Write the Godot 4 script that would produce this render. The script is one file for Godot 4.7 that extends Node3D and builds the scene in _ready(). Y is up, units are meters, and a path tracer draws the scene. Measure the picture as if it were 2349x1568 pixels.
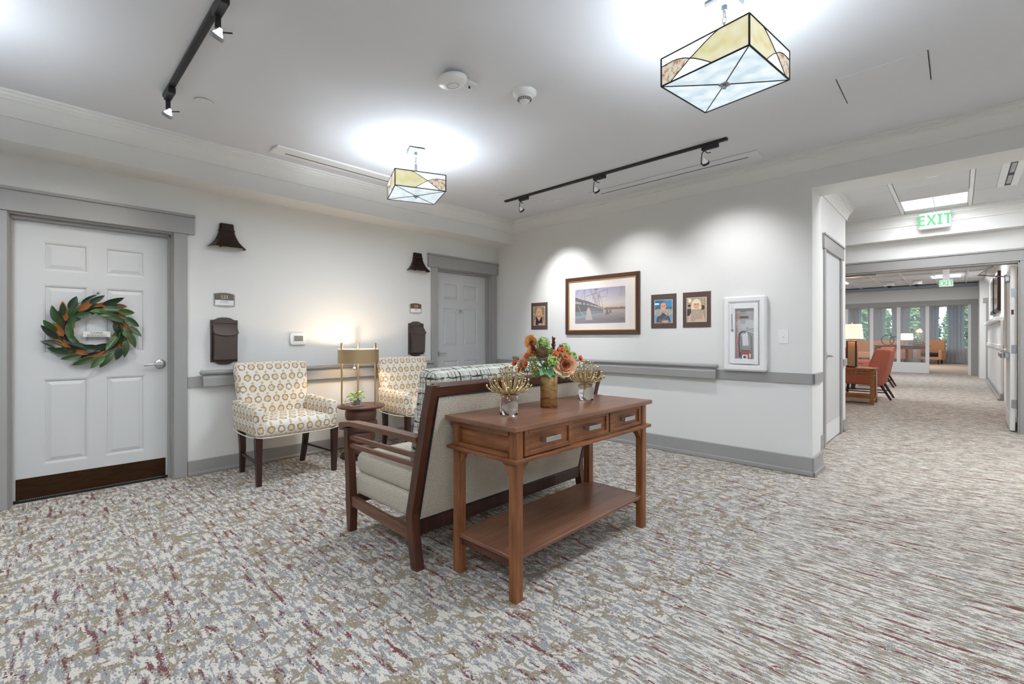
extends Node3D
# A senior-living lounge corner: two door walls, loveseat, console table, corridor and far sun room. x runs along the picture wall, z along the door wall, the corner of both is the origin.

var M := {}
var taken := {}
var I3 := Transform3D()

# ---------- mesh helpers ----------
func S() -> SurfaceTool:
	var s := SurfaceTool.new()
	s.begin(Mesh.PRIMITIVE_TRIANGLES)
	return s

func tri(s: SurfaceTool, a: Vector3, b: Vector3, c: Vector3, n: Vector3, g := -1) -> void:
	s.set_smooth_group(g)
	s.add_vertex(a)
	if (c - a).cross(b - a).dot(n) < 0.0:
		s.add_vertex(c); s.add_vertex(b)
	else:
		s.add_vertex(b); s.add_vertex(c)

func quad(s: SurfaceTool, a: Vector3, b: Vector3, c: Vector3, d: Vector3, n: Vector3, g := -1) -> void:
	tri(s, a, b, c, n, g)
	tri(s, a, c, d, n, g)

func box(s: SurfaceTool, c: Vector3, size: Vector3, b := 0.0, t := Transform3D()) -> SurfaceTool:
	var h := size * 0.5
	b = minf(b, minf(h.x, minf(h.y, h.z)) * 0.98)
	var sg := [-1.0, 1.0]
	var corner := func(x: float, y: float, z: float, ax: int) -> Vector3:
		var v := Vector3(x * (h.x - (0.0 if ax == 0 else b)), y * (h.y - (0.0 if ax == 1 else b)), z * (h.z - (0.0 if ax == 2 else b)))
		return t * (c + v)
	for k in sg:
		quad(s, corner.call(k, -1, -1, 0), corner.call(k, 1, -1, 0), corner.call(k, 1, 1, 0), corner.call(k, -1, 1, 0), t.basis * Vector3(k, 0, 0))
		quad(s, corner.call(-1, k, -1, 1), corner.call(1, k, -1, 1), corner.call(1, k, 1, 1), corner.call(-1, k, 1, 1), t.basis * Vector3(0, k, 0))
		quad(s, corner.call(-1, -1, k, 2), corner.call(1, -1, k, 2), corner.call(1, 1, k, 2), corner.call(-1, 1, k, 2), t.basis * Vector3(0, 0, k))
	if b > 0.0:
		for i in sg:
			for j in sg:
				quad(s, corner.call(i, j, -1, 0), corner.call(i, j, 1, 0), corner.call(i, j, 1, 1), corner.call(i, j, -1, 1), t.basis * Vector3(i, j, 0))
				quad(s, corner.call(i, -1, j, 0), corner.call(i, 1, j, 0), corner.call(i, 1, j, 2), corner.call(i, -1, j, 2), t.basis * Vector3(i, 0, j))
				quad(s, corner.call(-1, i, j, 1), corner.call(1, i, j, 1), corner.call(1, i, j, 2), corner.call(-1, i, j, 2), t.basis * Vector3(0, i, j))
				for k in sg:
					tri(s, corner.call(i, j, k, 0), corner.call(i, j, k, 1), corner.call(i, j, k, 2), t.basis * Vector3(i, j, k))
	return s

# box between two corners
func bb(s: SurfaceTool, a: Vector3, b: Vector3, bev := 0.0) -> SurfaceTool:
	return box(s, (a + b) * 0.5, (b - a).abs(), bev)

# one smooth sheet from rows of points; wrap closes each row
func grid(s: SurfaceTool, rows: Array, wrap := false, flip := false, g := 0) -> void:
	s.set_smooth_group(g)
	for i in rows.size() - 1:
		var p: PackedVector3Array = rows[i]
		var q: PackedVector3Array = rows[i + 1]
		var n := p.size()
		for j in (n if wrap else n - 1):
			var k := (j + 1) % n
			var a := p[j]; var b := p[k]; var c := q[k]; var d := q[j]
			if flip:
				var tmp := b; b = d; d = tmp
			if a.distance_squared_to(b) > 1e-14 and b.distance_squared_to(c) > 1e-14:
				s.add_vertex(a); s.add_vertex(b); s.add_vertex(c)
			if a.distance_squared_to(d) > 1e-14 and d.distance_squared_to(c) > 1e-14:
				s.add_vertex(a); s.add_vertex(c); s.add_vertex(d)

# turned shape: profile of (radius, height) from bottom to top
func lathe(s: SurfaceTool, prof: Array, seg := 24, t := Transform3D(), g := 0) -> SurfaceTool:
	var rows := []
	for pr in prof:
		var row := PackedVector3Array()
		for j in seg:
			var a := TAU * j / seg
			row.append(t * Vector3(pr.x * cos(a), pr.y, pr.x * sin(a)))
		rows.append(row)
	grid(s, rows, true, t.basis.determinant() < 0.0, g)
	return s

# cylinder with sharp rims along local y
func cyl(s: SurfaceTool, r: float, y0: float, y1: float, seg := 20, t := Transform3D(), r1 := -1.0) -> SurfaceTool:
	if r1 < 0.0: r1 = r
	lathe(s, [Vector2(r, y0), Vector2(r1, y1)], seg, t, 0)
	lathe(s, [Vector2(0, y0), Vector2(r, y0)], seg, t, -1)
	lathe(s, [Vector2(r1, y1), Vector2(0, y1)], seg, t, -1)
	return s

func ball(s: SurfaceTool, c: Vector3, r: float, seg := 12, sq := Vector3.ONE) -> SurfaceTool:
	var pr := []
	var n := maxi(4, seg / 2)
	for i in n + 1:
		var a := -PI / 2 + PI * i / n
		pr.append(Vector2(r * cos(a), r * sin(a)))
	return lathe(s, pr, seg, Transform3D(Basis.from_scale(sq), c))

# transform whose y axis runs from a towards b
func along(a: Vector3, b: Vector3) -> Transform3D:
	var y := (b - a).normalized()
	var x := y.cross(Vector3(0.3, 0.2, 1.0) if absf(y.z) < 0.9 else Vector3.RIGHT).normalized()
	return Transform3D(Basis(x, y, x.cross(y)), a)

func rod(s: SurfaceTool, a: Vector3, b: Vector3, r: float, seg := 10, r1 := -1.0) -> SurfaceTool:
	return cyl(s, r, 0.0, a.distance_to(b), seg, along(a, b), r1)

func tube(s: SurfaceTool, pts: Array, r: Variant, seg := 8, closed := false) -> SurfaceTool:
	var n := pts.size()
	var rows := []
	var side := Vector3.ZERO
	for i in n:
		var pa: Vector3 = pts[(i - 1 + n) % n] if closed else pts[maxi(i - 1, 0)]
		var pb: Vector3 = pts[(i + 1) % n] if closed else pts[mini(i + 1, n - 1)]
		var d := (pb - pa).normalized()
		if side == Vector3.ZERO:
			side = d.cross(Vector3.UP if absf(d.y) < 0.9 else Vector3.RIGHT).normalized()
		side = (side - d * side.dot(d)).normalized()
		var up := d.cross(side)
		var rad: float = r[i] if r is Array else r
		var row := PackedVector3Array()
		for j in seg:
			var a := TAU * j / seg
			row.append(pts[i] + (side * cos(a) + up * sin(a)) * rad)
		rows.append(row)
	if closed:
		rows.append(rows[0])
	grid(s, rows, true, true)
	if not closed:
		for e in [0, n - 1]:
			var row: PackedVector3Array = rows[e]
			var nn: Vector3 = pts[0] - pts[1] if e == 0 else pts[n - 1] - pts[n - 2]
			for j in seg:
				tri(s, pts[e], row[j], row[(j + 1) % seg], nn)
	return s

# flat outline (x, y) pushed from z0 to z1, with a small chamfer on the z1 side
func prism(s: SurfaceTool, poly: PackedVector2Array, z0: float, z1: float, t := Transform3D(), g := -1) -> SurfaceTool:
	var idx := Geometry2D.triangulate_polygon(poly)
	for i in range(0, idx.size(), 3):
		for z in [z0, z1]:
			tri(s, t * Vector3(poly[idx[i]].x, poly[idx[i]].y, z), t * Vector3(poly[idx[i + 1]].x, poly[idx[i + 1]].y, z), t * Vector3(poly[idx[i + 2]].x, poly[idx[i + 2]].y, z), t.basis * Vector3(0, 0, z - (z0 + z1) * 0.5))
	var cw := 1.0 if Geometry2D.is_polygon_clockwise(poly) else -1.0
	for i in poly.size():
		var a := poly[i]
		var b := poly[(i + 1) % poly.size()]
		var n := Vector3(-(b - a).y, (b - a).x, 0) * cw
		quad(s, t * Vector3(a.x, a.y, z0), t * Vector3(b.x, b.y, z0), t * Vector3(b.x, b.y, z1), t * Vector3(a.x, a.y, z1), t.basis * n, g)
	return s

func rect2(x0: float, y0: float, x1: float, y1: float) -> PackedVector2Array:
	return PackedVector2Array([Vector2(x0, y0), Vector2(x1, y0), Vector2(x1, y1), Vector2(x0, y1)])

func round_rect(w: float, h: float, r: float, n := 5) -> PackedVector2Array:
	var p := PackedVector2Array()
	for q in 4:
		var c := Vector2((w / 2 - r) * (1 if q in [0, 3] else -1), (h / 2 - r) * (1 if q < 2 else -1))
		for i in n + 1:
			p.append(c + Vector2.from_angle(PI / 2 * (q + float(i) / n)) * r)
	return p

# soft upholstered block: box with rounded edges of radius r, swollen by puff along y
func cushion(s: SurfaceTool, c: Vector3, size: Vector3, r: float, puff := Vector3.ZERO, t := Transform3D(), shape: Variant = null) -> SurfaceTool:
	var h := size * 0.5
	r = minf(r, minf(h.x, minf(h.y, h.z)) * 0.99)
	var cut := func(hh: float) -> Array:
		var a := []
		for i in 5: a.append(-hh + r * i / 4.0)
		for i in range(1, 8): a.append(lerpf(-hh + r, hh - r, i / 8.0))
		for i in 5: a.append(hh - r + r * i / 4.0)
		return a
	var cs := [cut.call(h.x), cut.call(h.y), cut.call(h.z)]
	for ax in 3:
		var u := (ax + 1) % 3
		var v := (ax + 2) % 3
		for sgn in [-1.0, 1.0]:
			var rows := []
			for a in cs[u]:
				var row := PackedVector3Array()
				for b in cs[v]:
					var q := Vector3.ZERO
					q[ax] = sgn * h[ax]; q[u] = a; q[v] = b
					var inner := q.clamp(-(h - Vector3.ONE * r), h - Vector3.ONE * r)
					var p := inner + (q - inner).normalized() * r
					var f := Vector3(1.0 - pow(p.x / h.x, 2), 1.0 - pow(p.y / h.y, 2), 1.0 - pow(p.z / h.z, 2))
					p += Vector3(signf(p.x) * absf(p.x / h.x) * puff.x * f.y * f.z, signf(p.y) * absf(p.y / h.y) * puff.y * f.x * f.z, signf(p.z) * absf(p.z / h.z) * puff.z * f.x * f.y)
					if shape != null: p = shape.call(p)
					row.append(t * (c + p))
				rows.append(row)
			grid(s, rows, false, (sgn < 0.0) != (t.basis.determinant() < 0.0))
	return s

# leaf blade: base, direction it points, face normal, length, width, droop and fold
func blade(s: SurfaceTool, p: Vector3, d: Vector3, n: Vector3, l: float, w: float, droop := 0.15, fold := 0.15, pw := 0.8) -> SurfaceTool:
	d = d.normalized()
	n = (n - d * n.dot(d)).normalized()
	var sd := d.cross(n)
	var rows := []
	for i in 8:
		var u := i / 7.0
		var wd := w * 0.5 * pow(sin(PI * clampf(pow(u, pw), 0.0, 1.0)), 0.75) if i < 7 else 0.0
		var row := PackedVector3Array()
		for j in 5:
			var v := (j - 2) / 2.0
			row.append(p + d * l * u + n * (-droop * l * u * u + fold * wd * absf(v) + 0.06 * wd * sin(u * 9.0 + v * 3.0)) + sd * wd * v)
		rows.append(row)
	grid(s, rows)
	return s

# ---------- objects ----------
func numbered(n: String) -> String:
	if not taken.has(n):
		taken[n] = 0
		return n
	taken[n] += 1
	return "%s_%03d" % [n, taken[n]]

func thing(called: String, label: String, category: String, at := Vector3.ZERO, turn := 0.0, group := "") -> Node3D:
	var o := Node3D.new()
	o.name = numbered(called)
	add_child(o)
	o.position = at
	o.rotation.y = deg_to_rad(turn)
	return tag(o, label, category, group)

func tag(o: Node3D, label: String, category: String, group := "", kind := "") -> Node3D:
	if label: o.set_meta("label", label)
	if category: o.set_meta("category", category)
	if group: o.set_meta("group", group)
	if kind: o.set_meta("kind", kind)
	return o

func put(parent: Node, called: String, s: Variant, m: Material, label := "") -> MeshInstance3D:
	var o := MeshInstance3D.new()
	if s is SurfaceTool:
		s.generate_normals()
		o.mesh = s.commit()
	else:
		o.mesh = s
	o.material_override = m
	o.name = numbered(called) if parent == self else called
	parent.add_child(o, true)
	if label: o.set_meta("label", label)
	return o

func structure(called: String, s: Variant, m: Material, label: String, category := "structure") -> MeshInstance3D:
	var o := put(self, called, s, m)
	tag(o, label, category, "", "structure")
	return o

func room_node(called: String, label: String, category: String, at := Vector3.ZERO, turn := 0.0) -> Node3D:
	var o := thing(called, label, category, at, turn)
	o.set_meta("kind", "structure")
	return o

func dup(o: Node3D, at: Vector3, turn: float, label: String, group := "") -> Node3D:
	var c: Node3D = o.duplicate()
	c.name = numbered(str(o.name).rstrip("0123456789").trim_suffix("_"))
	add_child(c)
	c.position = at
	c.rotation = Vector3(0, deg_to_rad(turn), 0)
	if label: c.set_meta("label", label)
	if group: c.set_meta("group", group)
	return c

func lettering(text: String, height: float, depth: float, face: String, bold := 400) -> TextMesh:
	var f := SystemFont.new()
	f.font_names = PackedStringArray([face])
	f.font_weight = bold
	var tm := TextMesh.new()
	tm.text = text
	tm.font = f
	tm.font_size = 64
	tm.pixel_size = height / 46.0
	tm.depth = depth
	tm.curve_step = 1.0
	return tm

# ---------- materials ----------
func mat(hex: String, rough := 0.6, metal := 0.0, spec := 0.5) -> StandardMaterial3D:
	var m := StandardMaterial3D.new()
	m.albedo_color = Color(hex)
	m.roughness = rough
	m.metallic = metal
	m.metallic_specular = spec
	return m

func tri_map(m: StandardMaterial3D, tex: Texture2D, per_metre: Vector3, world := false) -> StandardMaterial3D:
	m.albedo_texture = tex
	m.uv1_triplanar = true
	m.uv1_world_triplanar = world
	m.uv1_scale = per_metre
	m.uv1_triplanar_sharpness = 8.0
	return m

func noise_img(w: int, h: int, freq: float, sd: int, oct := 3, type := FastNoiseLite.TYPE_SIMPLEX_SMOOTH, ridged := false) -> Image:
	var n := FastNoiseLite.new()
	n.seed = sd
	n.frequency = freq
	n.noise_type = type
	n.fractal_octaves = oct
	n.fractal_type = FastNoiseLite.FRACTAL_RIDGED if ridged else FastNoiseLite.FRACTAL_FBM
	return n.get_seamless_image(w, h, false, false, 0.12)

func stretched(w: int, h: int, sw: int, sh: int, freq: float, sd: int, oct := 3) -> PackedByteArray:
	var im := noise_img(sw, sh, freq, sd, oct)
	im.convert(Image.FORMAT_L8)
	if sw != w or sh != h:
		im.resize(w, h, Image.INTERPOLATE_BILINEAR)
	return im.get_data()

func noise_tex(size: int, freq: float, sd: int, ramp: Array, oct := 4) -> NoiseTexture2D:
	var n := FastNoiseLite.new()
	n.seed = sd
	n.frequency = freq
	n.fractal_octaves = oct
	var t := NoiseTexture2D.new()
	t.width = size
	t.height = size
	t.seamless = true
	t.noise = n
	if ramp.size():
		var g := Gradient.new()
		g.colors = PackedColorArray(ramp)
		var o := PackedFloat32Array()
		for i in ramp.size(): o.append(0.2 + 0.6 * i / maxf(1.0, ramp.size() - 1.0))
		g.offsets = o
		t.color_ramp = g
	return t

func relief(m: StandardMaterial3D, tex: Texture2D, cm: float) -> StandardMaterial3D:
	m.heightmap_enabled = true
	m.heightmap_texture = tex
	m.heightmap_scale = cm
	return m

func lamp(called: String, kind: Light3D, at: Vector3, color: Color, energy: float, parent: Node = self) -> Light3D:
	kind.name = called
	parent.add_child(kind, true)
	kind.position = at
	kind.light_color = color
	kind.light_energy = energy
	kind.shadow_enabled = true
	return kind

func area(called: String, at: Vector3, size: Vector2, color: Color, energy: float, down := true) -> AreaLight3D:
	var a := AreaLight3D.new()
	a.area_size = size
	a.area_range = 30.0
	a.area_attenuation = 2.0
	lamp(called, a, at, color, energy)
	a.rotation.x = -PI / 2 if down else PI / 2
	return a

# ---------- computed textures ----------
# woven carpet: streaks along x; veins adds the taupe crackle of the lounge, without it the finer corridor streaks
func carpet(veins: bool, sd: int) -> ImageTexture:
	var n := 1536
	var streak := stretched(n, n, 420 if veins else 200, n, 0.06 if veins else 0.085, sd, 4)
	var fine := stretched(n, n, 768 if veins else 420, n, 0.16, sd + 1, 2)
	var blot := stretched(n, n, 512, 512, 0.05, sd + 2, 3)
	var red := stretched(n, n, 220 if veins else 130, n, 0.05 if veins else 0.06, sd + 3, 2)
	var redm := stretched(n, n, 40, n, 0.035, sd + 8, 2)
	var vr := stretched(n, n, 640, 512, 0.02, sd + 4, 3)
	var vr2 := stretched(n, n, 512, 640, 0.02, sd + 5, 3)
	var vbreak := stretched(n, n, 512, 512, 0.05, sd + 6, 2)
	var grain := stretched(n, n, n, n, 0.36, sd + 7, 1)
	var cream := [213, 205, 193]
	var grey := [156, 157, 160]
	var taupe := [150, 137, 117]
	var wine := [118, 78, 77]
	var out := PackedByteArray()
	out.resize(n * n * 3)
	var lo := 129 if veins else 126
	for i in n * n:
		var f: int = fine[i]
		var s: int = streak[i] + (f - 128) * 2 / 3 + (blot[i] - 128) / 3
		var c: Array = cream
		var g: int = grain[i]
		if s < lo:
			c = grey
			if g < 96: c = taupe
		if veins:
			var w := 7 + (vbreak[i] - 112) / 6
			if absi(vr[i] - 128) < w or absi(vr2[i] - 122) < w - 1:
				if f < 172: c = taupe
		elif s > 132 and s < 138 or s < lo - 40:
			c = taupe
		if red[i] + (f - 128) * 2 / 3 + (redm[i] - 128) / 3 + (blot[i] - 128) / 3 > (200 if veins else 198):
			c = wine
		var k := 232 + (g - 128) * (34 if c == cream else 52) / 128
		out[i * 3] = mini(255, c[0] * k / 232)
		out[i * 3 + 1] = mini(255, c[1] * k / 232)
		out[i * 3 + 2] = mini(255, c[2] * k / 232)
	return ImageTexture.create_from_image(Image.create_from_data(n, n, false, Image.FORMAT_RGB8, out))

# cream upholstery printed with rings and dots: 5 rings by 4 rows
func ring_print() -> ImageTexture:
	var n := 640
	var out := PackedByteArray()
	out.resize(n * n * 3)
	var wob := stretched(n, n, n, n, 0.03, 41, 2)
	var weave := stretched(n, n, n, n, 0.4, 42, 1)
	for y in n:
		var row := int(y / 160.0)
		var ly := fmod(y, 160.0) - 62.0
		for x in n:
			var i := y * n + x
			var c := [236, 230, 220]
			var sx := x + (64.0 if row % 2 else 0.0)
			var col := int(sx / 128.0) % 5
			var dx := fmod(sx, 128.0) - 64.0
			var d := sqrt(dx * dx + ly * ly * 0.86) + (wob[i] - 128) * 0.08 + 2.6 * sin(atan2(ly, dx) * 13.0)
			if d < 48.0:
				if d > 29.0: c = [172, 146, 112] if d > 33.0 and d < 46.0 else [194, 172, 138]
				elif (col + row * 2) % 4 != 1: c = [226, 208, 176]
			else:
				var ex := fmod(sx + 64.0, 128.0) - 64.0
				var ey := ly - 80.0 if ly > 0.0 else ly + 80.0
				if ex * ex + ey * ey * 0.8 + (wob[i] - 128) < 330.0: c = [212, 186, 134]
			var k := 236 + (weave[i] - 128) * 20 / 128
			for q in 3: out[i * 3 + q] = mini(255, c[q] * k / 236)
	return ImageTexture.create_from_image(Image.create_from_data(n, n, false, Image.FORMAT_RGB8, out))

# brushed plaid weave of the loveseat cushion
func plaid_print() -> ImageTexture:
	var n := 512
	var out := PackedByteArray()
	out.resize(n * n * 3)
	var across := stretched(n, n, 64, n, 0.09, 51, 2)
	var down := stretched(n, n, n, 64, 0.09, 52, 2)
	var rng := RandomNumberGenerator.new()
	rng.seed = 53
	var vs := []
	var hs := []
	for k in n: vs.append(0); hs.append(0)
	for k in 15:
		var p := int(k * n / 15.0 + rng.randi_range(0, 10))
		var kind: int = [1, 2, 1, 4, 3, 1][k % 6]
		for e in rng.randi_range(6, 15): vs[(p + e) % n] = kind
	for k in 13:
		var p2 := int(k * n / 13.0 + rng.randi_range(0, 12))
		var kind2: int = [1, 2, 4, 1, 3][k % 5]
		for e in rng.randi_range(7, 17): hs[(p2 + e) % n] = kind2
	var pal := [[206, 204, 192], [70, 62, 54], [150, 140, 118], [170, 176, 164], [236, 236, 228]]
	for y in n:
		for x in n:
			var i := y * n + x
			var c: Array = pal[0]
			if vs[x] and down[i] > 104: c = pal[vs[x]]
			if hs[y] and across[i] > (112 if vs[x] else 98): c = pal[hs[y]]
			for q in 3: out[i * 3 + q] = c[q]
	return ImageTexture.create_from_image(Image.create_from_data(n, n, false, Image.FORMAT_RGB8, out))

# wood grain along u, or along v when upright
func grain_tex(a: Color, b: Color, sd: int, upright := false) -> ImageTexture:
	var n := 512
	var lines := stretched(n, n, 24, n, 0.05, sd, 4)
	var pores := stretched(n, n, 48, n, 0.3, sd + 1, 1)
	var clouds := stretched(n, n, 64, 256, 0.03, sd + 2, 2)
	var out := PackedByteArray()
	out.resize(n * n * 3)
	for i in n * n:
		var k := clampf((lines[i] * 0.6 + clouds[i] * 0.5 + (pores[i] - 128) * 0.25 - 60.0) / 160.0, 0.0, 1.0)
		var c := a.lerp(b, k)
		out[i * 3] = int(c.r * 255); out[i * 3 + 1] = int(c.g * 255); out[i * 3 + 2] = int(c.b * 255)
	var im := Image.create_from_data(n, n, false, Image.FORMAT_RGB8, out)
	if upright: im.rotate_90(CLOCKWISE)
	return ImageTexture.create_from_image(im)

func disc(im: Image, cx: float, cy: float, rx: float, ry: float, c: Color) -> void:
	for y in range(maxi(0, int(cy - ry)), mini(im.get_height(), int(cy + ry) + 1)):
		var k := 1.0 - pow((y - cy) / ry, 2)
		if k > 0.0:
			var w := rx * sqrt(k)
			im.fill_rect(Rect2i(int(cx - w), y, maxi(1, int(2 * w)), 1), c)

func shape2(im: Image, pts: Array, c: Color) -> void:
	var poly := PackedVector2Array(pts)
	var x0 := 9999.0; var x1 := 0.0; var y0 := 9999.0; var y1 := 0.0
	for p in poly:
		x0 = minf(x0, p.x); x1 = maxf(x1, p.x); y0 = minf(y0, p.y); y1 = maxf(y1, p.y)
	for y in range(maxi(0, int(y0)), mini(im.get_height(), int(y1) + 1)):
		for x in range(maxi(0, int(x0)), mini(im.get_width(), int(x1) + 1)):
			if Geometry2D.is_point_in_polygon(Vector2(x + 0.5, y + 0.5), poly): im.set_pixel(x, y, c)

func stroke(im: Image, a: Vector2, b: Vector2, w: float, c: Color) -> void:
	var n := int(a.distance_to(b)) + 1
	for i in n + 1:
		var p := a.lerp(b, float(i) / n)
		im.fill_rect(Rect2i(int(p.x - w / 2), int(p.y - w / 2), maxi(1, int(w)), maxi(1, int(w))), c)

# photograph of a moored sailing ship at dusk
func ship_print() -> ImageTexture:
	var w := 640; var h := 420
	var im := Image.create(w, h, false, Image.FORMAT_RGB8)
	for y in h:
		for x in w:
			var c: Color
			if y < 262:
				var k := y / 262.0
				c = Color("9b93b5").lerp(Color("d9cfc4"), clampf(k * 1.15 + x / 2600.0, 0, 1))
				if k > 0.72: c = c.lerp(Color("e0a873"), (k - 0.72) / 0.28 * clampf((x - 120) / 300.0, 0.2, 1))
			else:
				var k2 := (y - 262) / 158.0
				c = Color("c9a98f").lerp(Color("6e6472"), clampf(k2 * 1.3, 0, 1)).lerp(Color("8a7f92"), clampf((330.0 - x) / 500.0, 0, 0.6))
				c = c.lightened(0.05 * sin(y * 1.1 + sin(x * 0.06) * 2.0) * (1.0 - k2))
			im.set_pixel(x, y, c)
	for i in 44: disc(im, 388 + i * 6, 254 - (i * 7 % 13), 8, 7 + i * 5 % 9, Color("6a5862"))
	im.fill_rect(Rect2i(384, 254, 256, 10), Color("6b5a66"))
	for m in [[Vector2(130, 0), Vector2(132, 150), 7], [Vector2(275, 0), Vector2(277, 190), 6], [Vector2(318, 60), Vector2(320, 205), 5]]:
		stroke(im, m[0], m[1], m[2], Color("8d736b"))
	stroke(im, Vector2(150, 90), Vector2(430, 25), 4, Color("4a3f45"))
	stroke(im, Vector2(262, 130), Vector2(395, 105), 3, Color("5a4c50"))
	im.fill_rect(Rect2i(252, 8, 58, 12), Color("6b5750")); im.fill_rect(Rect2i(300, 92, 36, 8), Color("6b5750"))
	for r in [[190, 0, 300, 225], [205, 0, 318, 230], [0, 70, 60, 0], [275, 0, 230, 160], [277, 20, 330, 210], [318, 60, 372, 240], [318, 60, 290, 200], [430, 25, 410, 120], [80, 120, 130, 0], [250, 50, 262, 190]]:
		stroke(im, Vector2(r[0], r[1]), Vector2(r[2], r[3]), 3, Color("4b4148"))
	shape2(im, [Vector2(0, 88), Vector2(60, 118), Vector2(180, 152), Vector2(300, 205), Vector2(376, 240), Vector2(372, 285), Vector2(230, 320), Vector2(0, 362)], Color("3a3236"))
	shape2(im, [Vector2(0, 142), Vector2(170, 178), Vector2(300, 214), Vector2(374, 246), Vector2(374, 252), Vector2(300, 232), Vector2(170, 196), Vector2(0, 172)], Color("a8989a"))
	for i in 5: im.fill_rect(Rect2i(84 + i * 52, 160 + i * 11, 26 - i * 3, 24 - i * 3), Color("3f373c"))
	shape2(im, [Vector2(150, 214), Vector2(372, 250), Vector2(372, 282), Vector2(200, 268)], Color("6e5448"))
	shape2(im, [Vector2(0, 276), Vector2(200, 266), Vector2(368, 282), Vector2(372, 300), Vector2(230, 326), Vector2(0, 362)], Color("66777f"))
	shape2(im, [Vector2(0, 330), Vector2(220, 312), Vector2(366, 296), Vector2(240, 326), Vector2(0, 364)], Color("6fa0a6"))
	for k in 26:
		var a := k / 25.0
		stroke(im, Vector2(40 + 78 * a, 200 + 110 * sin(a * 1.7)), Vector2(44 + 78 * a, 202 + 110 * sin(a * 1.7 + 0.05)), 3, Color("d8d2ce"))
	shape2(im, [Vector2(172, 232), Vector2(188, 232), Vector2(206, 262), Vector2(232, 376), Vector2(140, 376), Vector2(156, 262)], Color("b9a8a2"))
	for i in 10: stroke(im, Vector2(172 + i * 2, 250), Vector2(142 + i * 10, 382), 3, Color("d2c5bf") if i % 2 else Color("9c8b88"))
	for d in [[420, 300, 26, 46], [460, 285, 18, 34]]:
		shape2(im, [Vector2(d[0] - d[2] * 0.3, d[1] - d[3]), Vector2(d[0] + d[2] * 0.3, d[1] - d[3]), Vector2(d[0] + d[2], d[1] + d[3] * 0.5), Vector2(d[0] - d[2], d[1] + d[3] * 0.5)], Color("5e5054"))
	return ImageTexture.create_from_image(im)

# snapshot of a smiling person: backdrop, hair, clothes and what lies on the shoulders
func portrait(kind: int) -> ImageTexture:
	var w := 160; var h := 208
	var im := Image.create(w, h, false, Image.FORMAT_RGB8)
	var back: Color = [Color("7a5a3c"), Color("2f6c92"), Color("a08a66")][kind]
	var rng := RandomNumberGenerator.new()
	rng.seed = 70 + kind
	for x in w:
		var c := back.lightened(0.25 * absf(sin(x * 0.13))) if kind != 1 else back
		im.fill_rect(Rect2i(x, 0, 1, h), c)
	if kind == 0:
		for i in 26: disc(im, rng.randf() * w, rng.randf() * 120, 4, 8, Color("e8c88a"))
	elif kind == 1:
		disc(im, 130, 30, 60, 36, Color("4b8fb0")); disc(im, 18, 34, 26, 9, Color("e8f0f2"))
		im.fill_rect(Rect2i(0, 84, w, 124), Color("5d9dbb"))
	else:
		disc(im, 24, 22, 14, 18, Color("f4e6c6")); disc(im, 20, 78, 15, 18, Color("b98a70")); disc(im, 20, 66, 14, 9, Color("3a2c26"))
		im.fill_rect(Rect2i(0, 96, 34, 60), Color("3c3a44")); disc(im, 132, 86, 16, 20, Color("4a342c"))
	var skin: Color = [Color("d6a184"), Color("dca58a"), Color("e2ae94")][kind]
	var hair: Color = [Color("c9a06a"), Color("8d6a4c"), Color("ead9b8")][kind]
	var cloth: Color = [Color("20222a"), Color("3c5a70"), Color("b3a391")][kind]
	disc(im, 80, 200, 70, 88, skin)
	if kind == 0: shape2(im, [Vector2(36, 122), Vector2(54, 120), Vector2(80, 168), Vector2(106, 120), Vector2(124, 122), Vector2(132, 208), Vector2(28, 208)], cloth)
	elif kind == 1:
		disc(im, 80, 196, 66, 82, cloth)
		for i in 9: im.fill_rect(Rect2i(40, 172 + i * 4, 84, 2), Color("a8b4bc") if i % 2 else Color("2b3a46"))
		stroke(im, Vector2(34, 204), Vector2(122, 140), 9, Color("9a5a44"))
		for i in 420:
			var a := rng.randf() * TAU
			var q := Vector2(34 if i % 2 else 126, 112) + Vector2(cos(a) * 34, sin(a) * 30) * sqrt(rng.randf())
			disc(im, q.x, q.y, 4, 4, Color("c9b295").lightened(rng.randf() * 0.4).darkened(rng.randf() * 0.3))
	else: shape2(im, [Vector2(36, 118), Vector2(66, 112), Vector2(80, 132), Vector2(96, 112), Vector2(126, 118), Vector2(130, 208), Vector2(30, 208)], cloth)
	im.fill_rect(Rect2i(68, 84, 24, 36), skin.darkened(0.12))
	var big := 40.0 if kind != 1 else 31.0
	disc(im, 80, 56, big, big + 6, hair)
	if kind == 2: disc(im, 50, 84, 15, 18, hair); disc(im, 110, 84, 14, 18, hair)
	if kind == 0: disc(im, 50, 80, 14, 26, hair); disc(im, 110, 80, 14, 26, hair)
	disc(im, 80, 64, 26, 34, skin)
	disc(im, 80, 38, 24, 12, hair.lightened(0.1) if kind != 1 else skin)
	for e in [-10, 10]:
		disc(im, 80 + e, 58, 5, 3, Color("4a3630")); disc(im, 80 + e, 52, 7, 2, Color("8a6048"))
		disc(im, 80 + e * 1.5, 72, 6, 5, skin.lerp(Color("d07a66"), 0.35))
	disc(im, 80, 70, 3, 6, skin.darkened(0.15))
	disc(im, 80, 81, 11, 5, Color("a8453c")); disc(im, 80, 80, 9, 3, Color("f4ece4"))
	if kind == 0:
		for e in [-10, 10]: stroke(im, Vector2(72 + e, 58), Vector2(88 + e, 58), 2, Color("3a2c28"))
	disc(im, 100, 196, 34, 9, skin.lightened(0.06))
	return ImageTexture.create_from_image(im)

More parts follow.
